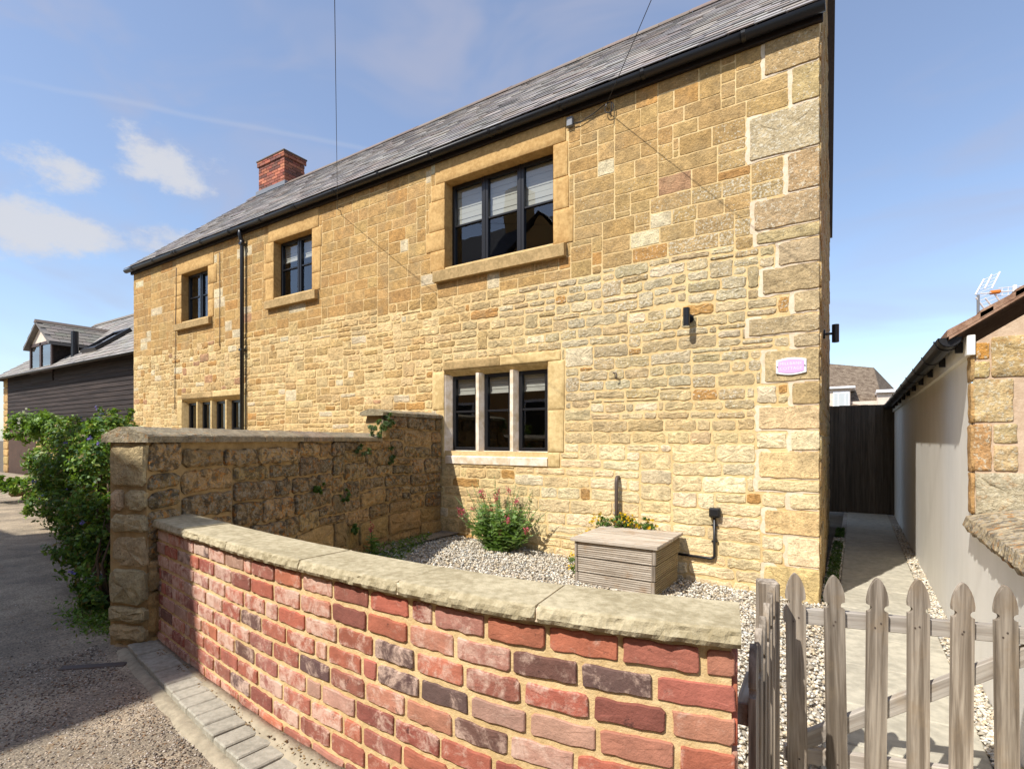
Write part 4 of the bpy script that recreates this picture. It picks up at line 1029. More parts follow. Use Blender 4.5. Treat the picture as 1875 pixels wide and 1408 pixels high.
# ------------------------------------------------------------------ right-hand outbuilding: white render, stone gable, low rendered wall
XW = 0.61; YG = 4.36
grainy('gable_mortar', C(182, 156, 128), C(204, 180, 152), 22, bst=0.6)
ob = thing('rendered_outbuilding', (1.9, 9, -1.43), 'low white-rendered outbuilding with stone gable corner beside the passage', 'building')
b = MB(); zt = 0.60
nn = 24
b.quad((XW, 16, -1.5), (XW, YG+0.028, -1.5), (XW, YG+0.028, zt), (XW, 16, zt)); b.quad((XW, 16, -1.5), (XW, 16, zt), (4.2, 16, zt), (4.2, 16, -1.5))
b.build('rendered_wall', 'render', ob, fix=False)
b = MB(); b.add([(XW+0.005, YG, -1.5), (4.2, YG, -1.5), (4.2, YG, zt), (2.4, YG, 1.75), (XW+0.005, YG, zt)], [[0, 1, 2, 3, 4]])
gm = b.build('gable_wall', 'gable_mortar', ob, fix=False); 
def ogm(x, z, d): return (x, YG-d, z)
def opx(px0, py0, px1, py1): a = atY(px0, py0, YG); c = atY(px1, py1, YG); return (a.x, c.x, c.z, a.z)
OS = [(0.625, 0.69, 0.50, 0.60, C(206, 150, 78)), (0.70, 1.25, 0.385, 0.63, C(196, 170, 118)), (0.615, 0.69, 0.385, 0.485, C(206, 176, 122)), (0.612, 0.80, 0.11, 0.372, C(200, 176, 130)),
      (0.612, 0.70, -0.19, 0.095, C(196, 158, 104)), (0.71, 0.82, -0.02, 0.095, C(206, 182, 136)), (0.71, 0.82, -0.19, -0.035, C(204, 180, 134)), (0.625, 1.0, -0.47, -0.205, C(196, 178, 148)), (0.615, 0.95, -0.80, -0.49, C(190, 170, 130)), (1.1, 1.5, 0.10, 0.37, C(190, 160, 110)), (1.1, 1.5, -0.2, 0.08, C(200, 170, 120))]
op = []
for (xa, xb, za, zb, c) in OS: op.append(piece(outline(xa, xb, za, zb, 0.004, 0.008, 0.03), ogm, random.uniform(0.006, 0.010), 0.004, jit(tuple(v*0.85 for v in c), 0.04)+(0.75,), 0.003))
emit(op, 'stone', 'quoin_stone', gm, 40)
# stones of the corner running round into the rendered side
for (ya, yb, za, zb) in ((YG-0.01, YG+0.10, 0.10, 0.36), (YG-0.01, YG+0.12, -0.21, 0.10), (YG-0.01, YG+0.10, -0.47, -0.20), (YG-0.01, YG+0.13, 0.36, 0.56)):
    p = piece(outline(ya, yb, za+.006, zb-.006, 0.006, 0.014, 0.04), lambda s_, z_, d: (XW-d, s_, z_), 0.008, 0.005, jit(C(190, 150, 96, .85), 0.08)+(0.4,), 0.003)
    MB().add(p[0], p[1], p[2]).build('corner_stone', 'quoin_stone', gm, True, fix=False)
# small window in the gable
ow = MB().box(0.838, 1.06, YG+0.02, YG+0.06, -0.2, 0.36, 0.004).build('window', 'white_plastic', ob); MB().quad((0.875, YG+0.015, -0.15), (1.03, YG+0.015, -0.15), (1.03, YG+0.015, 0.33), (0.875, YG+0.015, 0.33)).build('pane', 'glass', ow, fix=False)
# roof: slope towards the passage, ridge running back
RZ2 = lambda x: 0.655+(x-0.50)*0.655
b = MB(); x0, x1 = 0.49, 2.4
V = []; ny = 40
for j in range(ny+1):
    y = YG-0.06+(16.2-YG)*j/ny
    for x in (x0, x1): V.append((x, y, RZ2(x)+0.012*mnoise.noise((x, y*0.5, 0)) + 0.03))
for x in (x0, x1): pass
F = [[j*2, j*2+1, j*2+3, j*2+2] for j in range(ny)]
b.add(V, F); o0 = len(b.v)
b.add([(x0, YG-0.06, RZ2(x0)+.03), (x1, YG-0.06, RZ2(x1)+.03), (x1, YG-0.06, RZ2(x1)-0.03), (x0, YG-0.06, RZ2(x0)-0.02), (x0, 16.2, RZ2(x0)-.02), (x1, 16.2, RZ2(x1)-0.03)], [[0, 1, 2, 3], [3, 2, 5, 4]])
b.add([(x1, YG-0.06, RZ2(x1)+.03), (4.4, YG-0.06, 0.655), (4.4, 16.2, 0.655), (x1, 16.2, RZ2(x1)+.03)], [[0, 1, 2, 3]])
oroof = b.build('roof', 'old_tile', ob)
y = YG-0.062; 
for k in range(12):       # verge tiles, the only ones in view
    xa = x0-0.01+k*0.16; za = RZ2(xa)
    MB().add([(xa, y, za+0.0), (xa+0.22, y, RZ2(xa+0.22)-0.006), (xa+0.22, y, RZ2(xa+0.22)+0.024), (xa, y, za+0.045), (xa, y+0.3, za+0.0), (xa+0.22, y+0.3, RZ2(xa+0.22)-0.006), (xa+0.22, y+0.3, RZ2(xa+0.22)+0.024), (xa, y+0.3, za+0.045)], [[0, 1, 2, 3], [3, 2, 6, 7], [0, 3, 7, 4], [1, 5, 6, 2], [0, 4, 5, 1]]).build('verge_tile', 'old_tile', oroof)
# gutter with brackets, white soffit board
def half_gutter_y(y0, y1, cx, cz, r, n=10):
    V, F = half_gutter(y0, y1, cx, cz, r, n); return [(p[1], p[0], p[2]) for p in V], [f[::-1] for f in F]
b = MB(); V, F = half_gutter_y(YG-0.03, 16.1, 0.50, 0.645, 0.062); b.add(V, F)
b.add([(0.5, YG-0.03, 0.643)]+[(0.5+0.062*math.cos(math.pi+math.pi*k/10), YG-0.03, 0.645+0.062*math.sin(math.pi+math.pi*k/10)) for k in range(11)], [[0, k+1, k+2] for k in range(10)])
og = b.build('gutter', 'black_plastic', ob, False)
y = YG+0.12
while y < 16:
    V, F = half_gutter_y(y-0.02, y+0.02, 0.50, 0.646, 0.07); o = MB().add(V, F).box(0.54, 0.61, y-0.012, y+0.012, 0.56, 0.63, 0.004).build('gutter_bracket', 'black_plastic', og); y += 0.8
MB().box(0.58, XW+0.012, YG-0.03, 16, 0.525, 0.65, 0.003).build('fascia', 'render', ob)
# low rendered wall in front of it, with a lichened coping
lw_ = thing('low_rendered_wall', (0.75, 3, -1.45), 'low white-rendered wall with rough lichened stone coping at the right edge', 'wall')
b = MB(); ny = 30; V = []
for j in range(ny+1):
    y = 0.9+(YG+0.028-0.9)*j/ny; V += [(XW, y, -1.5), (XW, y, -0.56), (0.85, y, -0.56)]
b.add(V, [[j*3+k, j*3+k+1, j*3+k+4, j*3+k+3] for j in range(ny) for k in range(2)]).build('rendered_face', 'render', lw_)
for (ya, yb) in ((YG-0.62, YG-0.02), (YG-1.2, YG-0.63), (YG-1.8, YG-1.21), (YG-2.5, YG-1.81)):
    V = []; m = 40; pn = 6; sd = random.uniform(0, 40)
    for k in range(m+1):
        y = ya+(yb-ya)*k/m; e = lambda j: 0.016*mnoise.noise((y*14, j*4, sd))+0.008*mnoise.noise((y*45, j*4, sd))
        for (x, z) in ((0.9, -0.565), (XW-0.03+e(0), -0.565+e(3)*.4), (XW-0.05+e(1), -0.53), (XW-0.035+e(2), -0.475), (XW+0.06, -0.445+e(4)), (0.9, -0.40+e(5)*.5)): V.append((x, y, z))
    F = [[k*pn+j, k*pn+(j+1) % pn, (k+1)*pn+(j+1) % pn, (k+1)*pn+j] for k in range(m) for j in range(pn)]+[list(range(pn)), [m*pn+j for j in range(pn)][::-1]]
    MB().add(V, F, C(168, 152, 122)+(0.85,)).build('coping_stone', 'coping_stone', lw_, False)

# television aerial above that roof
am = atF(1791, 592, 6.2); at_ = thing('tv_aerial', (am.x, am.y, RZ2(am.x)), 'television aerial on a thin grey mast above the right-hand roof', 'aerial')
zt = atF(1791, 540, 6.2).z; MB().tube([(am.x, am.y, RZ2(am.x)-0.05), (am.x, am.y, zt)], 0.014, 8).build('mast', 'lead', at_)
def apt(px, py, df=0.0): return atF(px, py, 6.2+df)
bo = MB().tube([apt(1795, 538), apt(1815, 536), apt(1850, 533), apt(1900, 529)], 0.007, 6).build('boom', 'white_metal', at_)
b = MB()
for (a, c) in (((1786, 540), (1802, 511)), ((1803, 529), (1816, 503)), ((1816, 528), (1831, 498)), ((1787, 545), (1805, 569)), ((1804, 546), (1821, 567)), ((1818, 533), (1836, 560))):
    b.tube([apt(*a), apt(*c)], 0.009, 6)
for t in np.linspace(0.05, 0.95, 5):
    for (a, c, a2, c2) in (((1786, 540), (1802, 511), (1816, 528), (1831, 498)), ((1787, 545), (1805, 569), (1818, 533), (1836, 560))):
        p = apt(a[0]+(c[0]-a[0])*t, a[1]+(c[1]-a[1])*t); q = apt(a2[0]+(c2[0]-a2[0])*t, a2[1]+(c2[1]-a2[1])*t); b.tube([p, q], 0.003, 5)
b.build('reflector', 'white_metal', at_)
MB().box(-0.05, 0.05, -0.03, 0.03, -0.02, 0.02, 0.01).build('dipole_box', 'orange_plastic', at_).location = apt(1822, 535)-WL[at_.name]
b = MB()
for t in np.linspace(0, 1, 6):
    p = apt(1835+55*t, 534-5*t); b.tube([p-Vector((0.0, 0.0, 0.05)), p+Vector((0, 0, 0.05))], 0.004, 5)
for dz in (-7, 7): b.tube([apt(1828, 535+dz), apt(1890, 529+dz)], 0.004, 5)
b.build('directors', 'white_metal', at_)
MB().box(-0.02, 0.02, -0.02, 0.02, -0.06, 0.06, 0.006).build('end_plate', 'white_plastic', at_).location = apt(1858, 532)-WL[at_.name]

# ------------------------------------------------------------------ house beyond the fence
fh = thing('hipped_house', tuple(atF(1570, 840, 30)), 'distant cream house with mottled hipped tile roof beyond the passage fence', 'house')
def q30(px, py, df=0): return atF(px, py, 30+df)
hy = 36.0
def hp(px, py, Y): return atY(px, py, Y)
e0, e1 = hp(1480, 716, 34), hp(1642, 714, 36.5)
V = [hp(1440, 712, 33), hp(1530, 716, 33), hp(1642, 713, 37.5), hp(1610, 760, 37.0), hp(1598, 673, 40), hp(1470, 660, 39)]
b = MB(); b.add([hp(1380, 715, 33), hp(1620, 752, 33), hp(1600, 673, 39), hp(1400, 656, 38)], [[0, 1, 2, 3]]); b.add([hp(1620, 752, 33), hp(1650, 725, 43), hp(1600, 673, 39)], [[0, 1, 2]])
b.build('roof', 'tile_roof', fh, fix=False)
a, c = hp(1380, 745, 33.2), hp(1618, 745, 33.2)
MB().box(a.x, c.x, 33.25, 42, -1.5, 2.0, 0.01).build('wall', 'cream_render', fh)
a, c = hp(1524, 748, 32.9), hp(1556, 713, 32.9); 
dm = MB().box(hp(1505, 0, 32.9).x, hp(1557, 0, 32.9).x, 32.9, 35, a.z-1, c.z+0.06, 0.02).build('dormer', 'cream_render', fh)
MB().box(a.x-0.9, c.x+0.25, 32.7, 35.4, c.z+0.05, c.z+0.16, 0.02).build('dormer_roof', 'white_plastic', dm)
for (p, q) in ((1527, 1534), (1536, 1546), (1548, 1554)):
    l, r_ = hp(p, 745, 32.87), hp(q, 717, 32.87); MB().box(l.x-0.04, r_.x+0.04, 32.86, 32.9, l.z, r_.z, 0.01).build('window_frame', 'white_plastic', dm)
    MB().quad((l.x, 32.85, l.z), (r_.x, 32.85, l.z), (r_.x, 32.85, r_.z-0.08), (l.x, 32.85, r_.z-0.08)).build('pane', 'glass', dm, fix=False)
a = hp(1628, 722, 34); MB().box(hp(1606, 0, 33).x, hp(1645, 0, 33).x, 32.8, 36, -1.4, a.z, 0.02).build('side_bay', 'cream_render', fh)
MB().box(hp(1604, 0, 33).x, hp(1647, 0, 33).x, 32.6, 36.2, a.z, a.z+0.15, 0.02).build('bay_roof', 'white_plastic', fh)

# ------------------------------------------------------------------ dark boarded barn on the left
YB2 = 6.4; BXL, BXR = -26.9, -14.2; be, brz, bry = 2.24, 4.84, 9.4
barn = thing('boarded_barn', (-20, 6.4, -1.2), 'converted barn with dark horizontal boarding, slate roof and small dormer', 'building')
b = MB(); b.box(BXL+0.25, BXR, YB2+0.05, 12.3, -1.4, be, 0.01)
b.add([(BXL+0.25, YB2+0.1, be-.02), (BXL+0.25, 12.3, be-.02), (BXL+0.25, bry, brz-0.1)], [[0, 1, 2]]); b.add([(BXR, YB2+0.1, be-.02), (BXR, 12.3, be-.02), (BXR, bry, brz-0.1)], [[2, 1, 0]])
bwall = b.build('wall', 'dressed_stone', barn)
z = 0.56
while z < be-0.03:
    zc = z+0.135
    MB().prism([(BXL+0.75, YB2+0.045, z), (BXL+0.75, YB2+0.012, z), (BXL+0.75, YB2+0.032, zc), (BXL+0.75, YB2+0.045, zc)], (BXR-BXL-0.75, 0, 0)).build('board', 'barn_board', barn); z += 0.13
MB().box(BXL+0.7, BXR, YB2+0.0, YB2+0.06, 0.49, 0.56, 0.01).build('sill_board', 'fascia', barn)
pr_ = []
for (xa, xb, za, zb) in pack(BXL+0.25, BXL+0.75, -1.4, be-0.05, [], lambda x, z: (0.3, 0.5, 0.2, 0.34), 0.02):
    pr_.append(piece(outline(xa+.01, xb-.01, za+.01, zb-.01, 0.008, 0.02, 0.1), lambda x, z, d: (x, YB2+0.05-d, z), 0.03, 0.01, jit(OCH2, 0.1)+(0.1,), 0.003))
for (xa, xb, za, zb) in pack(BXL+0.75, BXR, -1.4, 0.48, [(BXL+0.8, BXL+3.6, -2, 0.45), (-21.4, -19.9, -0.2, 0.5)], lambda x, z: (0.25, 0.6, 0.14, 0.26), 0.02):
    pr_.append(piece(outline(xa+.012, xb-.012, za+.012, zb-.012, 0.008, 0.02, 0.1), lambda x, z, d: (x, YB2+0.05-d, z), 0.02, 0.01, jit(OCH2, 0.12)+(0.1,), 0.003))
emit(pr_, 'stone', 'cottage_stone', bwall, 60, 'small_stones')
gd_ = MB().box(BXL+0.8, BXL+3.6, YB2+0.03, YB2+0.06, -1.3, 0.44, 0.01).build('garage_door', 'brown_door', barn)
wn = MB().box(-21.4, -19.9, YB2+0.03, YB2+0.07, -0.2, 0.5, 0.01).build('window', 'brown_frame', barn)
for xx in (-21.3, -20.6): MB().quad((xx, YB2+0.025, -0.12), (xx+0.62, YB2+0.025, -0.12), (xx+0.62, YB2+0.025, 0.42), (xx, YB2+0.025, 0.42)).build('pane', 'glass', wn, fix=False)
bl_ = math.hypot(bry-YB2+0.25, brz-be); by, bz = (bry-YB2+0.25)/bl_, (brz-be)/bl_
def bmap(x, t, d): return (x, YB2-0.25+by*t-bz*d, be-0.05+bz*t+by*d)
b = MB(); b.add([bmap(BXL-.1, 0, -0.01), bmap(BXR, 0, -0.01), bmap(BXR, bl_, -.01), bmap(BXL-.1, bl_, -.01), (BXL-.1, 12.5, be), (BXR, 12.5, be)], [[0, 1, 2, 3], [3, 2, 5, 4], [0, 3, 4], [1, 5, 2]], C(96, 94, 94))
broof = b.build('roof', 'slate', barn, fix=False)
sp = []
for r in range(int(bl_/0.24)):
    x = BXL-0.1-random.random()*0.2
    while x < BXR:
        w = random.uniform(0.3, 0.44); xa, xb = max(x, BXL-.1), min(x+w-0.008, BXR); x += w
        if xb-xa < 0.05: continue
        t0_ = r*0.24; t1_ = min(t0_+0.44, bl_); lf = random.uniform(0.02, 0.034)
        V = [bmap(xa, t0_, lf-.016), bmap(xb, t0_, lf-.016), bmap(xb, t1_, -.004), bmap(xa, t1_, -.004), bmap(xa, t0_, lf), bmap(xb, t0_, lf), bmap(xb, t1_, .004), bmap(xa, t1_, .004)]
        sp.append((V, [[4, 5, 6, 7], [0, 1, 5, 4], [1, 2, 6, 5], [3, 0, 4, 7]], jit(lerp(random.choice(SL), C(134, 128, 116), .4), 0.16, 0.03)+(0,), 1))
emit(sp, 'slate', 'slate', broof, 0, 'slates', smooth=False)
MB().prism([(BXL-.1, bry-0.16, brz-0.12), (BXL-.1, bry, brz+0.03), (BXL-.1, bry+0.16, brz-0.12)], (BXR-BXL+.1, 0, 0), C(120, 110, 98)).build('ridge', 'slate', broof)
V, F = half_gutter(BXL-.1, BXR, YB2-0.32, be-0.04, 0.06); MB().add(V, F).build('gutter', 'black_plastic', barn, True)
# dormer
dx0, dx1, dz0, dz1, da, dyf = -23.6, -21.6, 2.2, 3.2, 3.86, YB2-0.05
dx_m = (dx0+dx1)/2
b = MB(); b.box(dx0+0.05, dx1-0.05, dyf+0.04, 8.0, dz0-0.3, dz1, 0.005)
dor = b.build('dormer', 'barn_board', barn)
MB().prism([(dx0+0.02, dyf+0.03, dz1), (dx1-0.02, dyf+0.03, dz1), (dx_m, dyf+0.03, da-0.06)], (0, 0.05, 0)).build('dormer_gable', 'cream_render', dor)
for sg, xe in ((-1, dx0-0.18), (1, dx1+0.18)):
    MB().prism([(xe, dyf-0.12, dz1-0.10), (dx_m, dyf-0.12, da+0.02), (dx_m, dyf-0.12, da-0.06), (xe, dyf-0.12, dz1-0.18)], (0, 2.5, 0), C(112, 108, 104)).build('dormer_slope', 'slate', dor)
    for k in range(5):
        pass
ds = []
for sg, xe in ((-1, dx0-0.18), (1, dx1+0.18)):
    for r in range(6):
        for j in range(8):
            def dm_(t, y, d): return (xe+(dx_m-xe)*t, y, dz1-0.10+(da+0.12-dz1)*t+d)
            ya, yb_ = dyf-0.12+j*0.31+(0.15 if r % 2 else 0), dyf-0.12+j*0.31+0.3+(0.15 if r % 2 else 0)
            V = [dm_(r/6, ya, .03), dm_(r/6, yb_, .03), dm_((r+1.2)/6, yb_, .012), dm_((r+1.2)/6, ya, .012)]
            if r == 5: V = [dm_(r/6, ya, .03), dm_(r/6, yb_, .03), dm_(1, yb_, .012), dm_(1, ya, .012)]
            ds.append((V, [[0, 1, 2, 3]], jit(C(128, 122, 112), 0.15)+(0,), 1))
emit(ds, 'slate', 'slate', dor, 0, 'dormer_slates', smooth=False)
MB().prism([(dx_m-0.12, dyf-0.14, da-0.02), (dx_m, dyf-0.14, da+0.09), (dx_m+0.12, dyf-0.14, da-0.02)], (0, 2.2, 0), C(110, 98, 88)).build('dormer_ridge', 'slate', dor)
dw = MB(); 
for (xa, xb, za, zb) in ((dx0, dx0+0.1, dz0, dz1), (dx1-0.1, dx1, dz0, dz1), (dx_m-0.07, dx_m+0.07, dz0, dz1), (dx0+0.1, dx1-0.1, dz1-0.1, dz1), (dx0+0.1, dx1-0.1, dz0, dz0+0.1)): dw.box(xa, xb, dyf, dyf+0.05, za, zb, 0.005)
dw.build('dormer_window', 'brown_frame', dor)
for (xa, xb) in ((dx0+0.1, dx_m-0.07), (dx_m+0.07, dx1-0.1)): MB().quad((xa, dyf+0.03, dz0+0.1), (xb, dyf+0.03, dz0+0.1), (xb, dyf+0.03, dz1-0.1), (xa, dyf+0.03, dz1-0.1)).build('pane', 'glass', dor, fix=False)
p = atY(137, 650, 6.75); MB().tube([(p.x, 6.75, p.z-0.3), (p.x, 6.75, atY(137, 607, 6.75).z)], 0.10, 12).build('flue', 'black_paint', barn)
def roofT(px, py):   # a point of the barn roof plane under that pixel
    r = ray(px, py); y0_, z0_ = YB2-0.25, be-0.05; k = bz/by
    t = (z0_-k*y0_)/(r.z-k*r.y); q = r*t; return q.x, (q.y-y0_)/by
xv, tv = roofT(198, 628); vx = MB()
for (xa, xb, ta, tb) in ((-0.55, -0.45, -0.6, 0.6), (0.45, 0.55, -0.6, 0.6), (-0.45, 0.45, -0.6, -0.48), (-0.45, 0.45, 0.48, 0.6)):
    V = [bmap(xv+x, tv+t, d) for d in (0.0, 0.14) for (x, t) in ((xa, ta), (xb, ta), (xb, tb), (xa, tb))]; vx.add(V, [[0, 1, 2, 3], [4, 5, 6, 7], [0, 1, 5, 4], [1, 2, 6, 5], [2, 3, 7, 6], [3, 0, 4, 7]])
rw = vx.build('roof_window', 'black_paint', barn); MB().quad(bmap(xv-.46, tv-.5, .1), bmap(xv+.46, tv-.5, .1), bmap(xv+.46, tv+.5, .1), bmap(xv-.46, tv+.5, .1)).build('pane', 'glass', rw, fix=False)

# ------------------------------------------------------------------ house across the lane, behind the photographer (its shadow lies on the lane)
oh = thing('opposite_house', (-8, -6, -1.2), 'stone house across the lane whose shadow falls on the lane', 'house')
OY = -3.3; OX0, OX1 = -15.5, -4.44; OZ = 5.55
b = MB(); b.box(OX0, OX1, OY-6, OY, -1.5, OZ-0.1, 0.01)
b.box(OX1, 3.5, OY-5, OY, -1.5, 3.55, 0.01); b.add([(OX0, OY, OZ-.12), (OX0, OY-6, OZ-.12), (OX0, OY-3, OZ+2.5)], [[2, 1, 0]])
# cross gable facing the lane
b.add([(-9.6, OY+0.25, -1.5), (-6.4, OY+0.25, -1.5), (-6.4, OY+0.25, OZ-.3), (-8.0, OY+0.25, OZ+1.2), (-9.6, OY+0.25, OZ-.3), (-9.6, OY-3, -1.5), (-6.4, OY-3, -1.5), (-6.4, OY-3, OZ-.3), (-8.0, OY-3, OZ+1.2), (-9.6, OY-3, OZ-.3)], [[0, 1, 2, 3, 4], [1, 6, 7, 2], [5, 0, 4, 9]])
b.build('wall', 'opposite_wall', oh, fix=True)
MB().add([(OX0-.1, OY+0.1, OZ-0.1), (OX1+.1, OY+0.1, OZ-0.1), (OX1-3.2, OY-3, OZ+2.6), (OX0-.1, OY-3, OZ+2.6), (OX0-.1, OY-6.1, OZ-.1), (OX1+.1, OY-6.1, OZ-.1)], [[0, 1, 2, 3], [3, 2, 5, 4], [1, 5, 2]]).add([(-9.8, OY+0.35, OZ-.4), (-8.0, OY+0.35, OZ+1.32), (-6.2, OY+0.35, OZ-.4), (-9.8, OY-3, OZ-.4), (-8.0, OY-3, OZ+1.32), (-6.2, OY-3, OZ-.4)], [[0, 1, 4, 3], [1, 2, 5, 4]]).build('roof', 'opposite_roof', oh)
MB().box(-11.2, -10.3, OY-3.4, OY-2.6, OZ+2, OZ+3.9, 0.02).build('chimney', 'opposite_wall', oh)
for x in (-14, -11.6, -8.5, -5.9):
    for z in (0.0, 3.0):
        yy = OY+0.25 if -9.6 < x < -6.5 else OY
        f_ = MB().box(x, x+1.0, yy-0.02, yy+0.03, z, z+1.2, 0.01).build('window', 'white_plastic', oh); MB().box(x+0.08, x+0.92, yy+0.02, yy+0.036, z+0.08, z+1.12, 0.004).build('pane', 'black_paint', f_)

# ------------------------------------------------------------------ gravel and loose stones
def pebbles(name, pts, smin, smax, pal, label, cat, flat=0.6):
    n = len(pts); base = np.array([[1, 0, 0], [0, 1, 0], [-1, 0, 0], [0, -1, 0], [0, 0, 1], [0, 0, -1]], float)
    V = np.repeat(base[None], n, 0) * rng.uniform(0.65, 1.25, (n, 6, 1)) + rng.uniform(-0.22, 0.22, (n, 6, 3))
    s = rng.uniform(smin, smax, (n, 1, 1)); V *= s*0.5*np.array([1.25, 0.9, flat]) * np.stack([rng.uniform(.8, 1.3, n), rng.uniform(.8, 1.2, n), rng.uniform(.8, 1.3, n)], 1)[:, None, :]
    a = rng.uniform(0, 6.283, n); tx = rng.uniform(-.6, .6, n)
    ca, sa, ct, st = np.cos(a), np.sin(a), np.cos(tx), np.sin(tx)
    x, y, z = V[..., 0], V[..., 1], V[..., 2]
    y, z = y*ct[:, None]-z*st[:, None], y*st[:, None]+z*ct[:, None]
    x, y = x*ca[:, None]-y*sa[:, None], x*sa[:, None]+y*ca[:, None]
    V = np.stack([x, y, z], -1) + np.asarray(pts)[:, None, :] + np.stack([np.zeros(n), np.zeros(n), s[:, 0, 0]*0.16], 1)[:, None, :]
    f = np.array([[0, 1, 4], [1, 2, 4], [2, 3, 4], [3, 0, 4], [1, 0, 5], [2, 1, 5], [3, 2, 5], [0, 3, 5]])
    F = (f[None]+(np.arange(n)*6)[:, None, None]).reshape(-1, 3)
    pal = np.array(pal); c = pal[rng.integers(0, len(pal), n)]*rng.uniform(0.75, 1.2, (n, 1)); c = np.concatenate([c, np.ones((n, 1))], 1)
    return tag(np_mesh(name, 'gravel_stone', V.reshape(-1, 3), F, np.repeat(c, 6, 0)), label, cat, kind='stuff')
GP = [C(206, 196, 176), C(190, 180, 160), C(216, 208, 192), C(172, 160, 140), C(200, 182, 152), C(186, 184, 176), C(224, 214, 196)]
pts = []
def sw_x(y):           # garden side of the stone wall at that y
    if y > 4.1: return -4.42-(y-4.1)*0.068
    return -3.33-(y-1.4)*0.404
while len(pts) < 24000:
    x = random.uniform(-4.5, -0.14); y = random.uniform(1.9, 5.27)
    if x < sw_x(y)+0.01: continue
    f = x*FW.x+y*FW.y
    if f < 3.6 and x < -0.75: continue
    if x > -0.27 and y > 5.27: continue
    if x > -0.135: continue
    pts.append((x, y, gz(x)+random.uniform(-0.006, 0.012)))
pebbles('gravel', pts, 0.016, 0.034, GP, 'pale crushed stone gravel covering the small front garden', 'gravel')
pts = []
for _ in range(5200):
    x = random.uniform(0.505, 0.607); y = 2.2+10*random.random()**1.5
    if y > 11: continue
    pts.append((x, y, -1.432+random.uniform(0, 0.012)))
for _ in range(2200): pts.append((random.uniform(-0.27, -0.137), 4.6+4.5*random.random(), -1.432+random.uniform(0, 0.01)))
pebbles('edge_gravel', pts, 0.016, 0.034, GP, 'pale gravel strips along both edges of the passage path', 'gravel')
pts = []
while len(pts) < 12000:
    q = random.uniform(-0.2, CAP.L-0.6); d = 0.20+abs(random.gauss(0, 0.35)); x, y, _ = cap_map(q, 0, d)
    pts.append((x, y, lz(x, y)-0.001))
for _ in range(5000):
    x = random.uniform(-5, -1.3); y = random.uniform(0.2, 1.3); pts.append((x, y, lz(x, y)-0.002))
pebbles('lane_grit', pts, 0.003, 0.012, [C(150, 138, 124), C(120, 108, 96), C(176, 160, 140), C(134, 108, 82), C(96, 88, 80), C(188, 178, 164)], 'loose grit and small stones scattered over the lane', 'grit', 0.7)
pts = []
for _ in range(420):
    q = random.uniform(0.1, CAP.L-0.5); x, y, _ = cap_map(q, 0, random.uniform(-0.02, 0.035)); pts.append((x, y, KZ-0.006))
pebbles('dry_litter', pts, 0.004, 0.013, [C(120, 92, 58), C(150, 124, 84), C(92, 74, 54)], 'dry leaf litter along the foot of the brick wall', 'litter', 0.4)
dr = MB().box(-0.15, 0.15, -0.025, 0.025, -0.006, 0.006, 0.003).build('drain_cover', 'iron'); p = atZ(172, 1215, -1.15); dr.location = (p.x, p.y, lz(p.x, p.y)+0.001); dr.rotation_euler = (0, 0, 0.75)
tag(dr, 'small flat iron cover strip set in the shaded lane', 'cover')

# ------------------------------------------------------------------ plants
def leafset(ctr, nrm, size, cols, asp=0.55):
    n = len(ctr); nrm = nrm/np.maximum(1e-6, np.linalg.norm(nrm, axis=1, keepdims=True))
    t = rng.normal(size=(n, 3)); t -= nrm*(t*nrm).sum(1, keepdims=True); t /= np.maximum(1e-6, np.linalg.norm(t, axis=1, keepdims=True)); b_ = np.cross(nrm, t)
    s = size[:, None]
    V = np.stack([ctr-t*s*0.5, ctr-t*s*0.05+b_*s*asp*0.5+nrm*s*0.10, ctr+t*s*0.55-nrm*s*0.06, ctr-t*s*0.05-b_*s*asp*0.5+nrm*s*0.10], 1)
    F = np.arange(n*4).reshape(n, 4); c = np.repeat(np.concatenate([cols, np.ones((n, 1))], 1), 4, 0)
    return V.reshape(-1, 3), F, c
def crown(blobs, n, smin, smax, pal, clump=0.12, up=0.35):
    """leaf clumps spread through a set of ellipsoids (centre, radii, weight)"""
    P = []; Nn = []; w = np.array([b[2] for b in blobs], float); w /= w.sum()
    for (c, r, _), k in zip(blobs, (w*n).astype(int)):
        c = np.array(c); r = np.array(r); nc = max(8, k//26)
        d = rng.normal(size=(nc, 3)); d /= np.linalg.norm(d, axis=1, keepdims=True); rad = rng.uniform(0.35, 1.08, (nc, 1))**0.6
        cc = c+d*r*rad; idx = rng.integers(0, nc, k)
        o = rng.normal(size=(k, 3))*clump*r.min()*1.5; P.append(cc[idx]+o); Nn.append(d[idx]*0.9+rng.normal(size=(k, 3))*0.55+np.array([0, 0, up]))
    P = np.concatenate(P); Nn = np.concatenate(Nn); n = len(P); pal = np.array(pal)
    cols = pal[rng.integers(0, len(pal), n)]*rng.uniform(0.65, 1.3, (n, 1))
    return leafset(P, Nn, rng.uniform(smin, smax, n), cols)
LG = [C(104, 136, 50), C(122, 152, 60), C(88, 120, 46), C(140, 166, 74), C(80, 112, 48)]
DG = [C(66, 96, 42), C(80, 112, 50), C(56, 84, 40), C(96, 126, 58)]
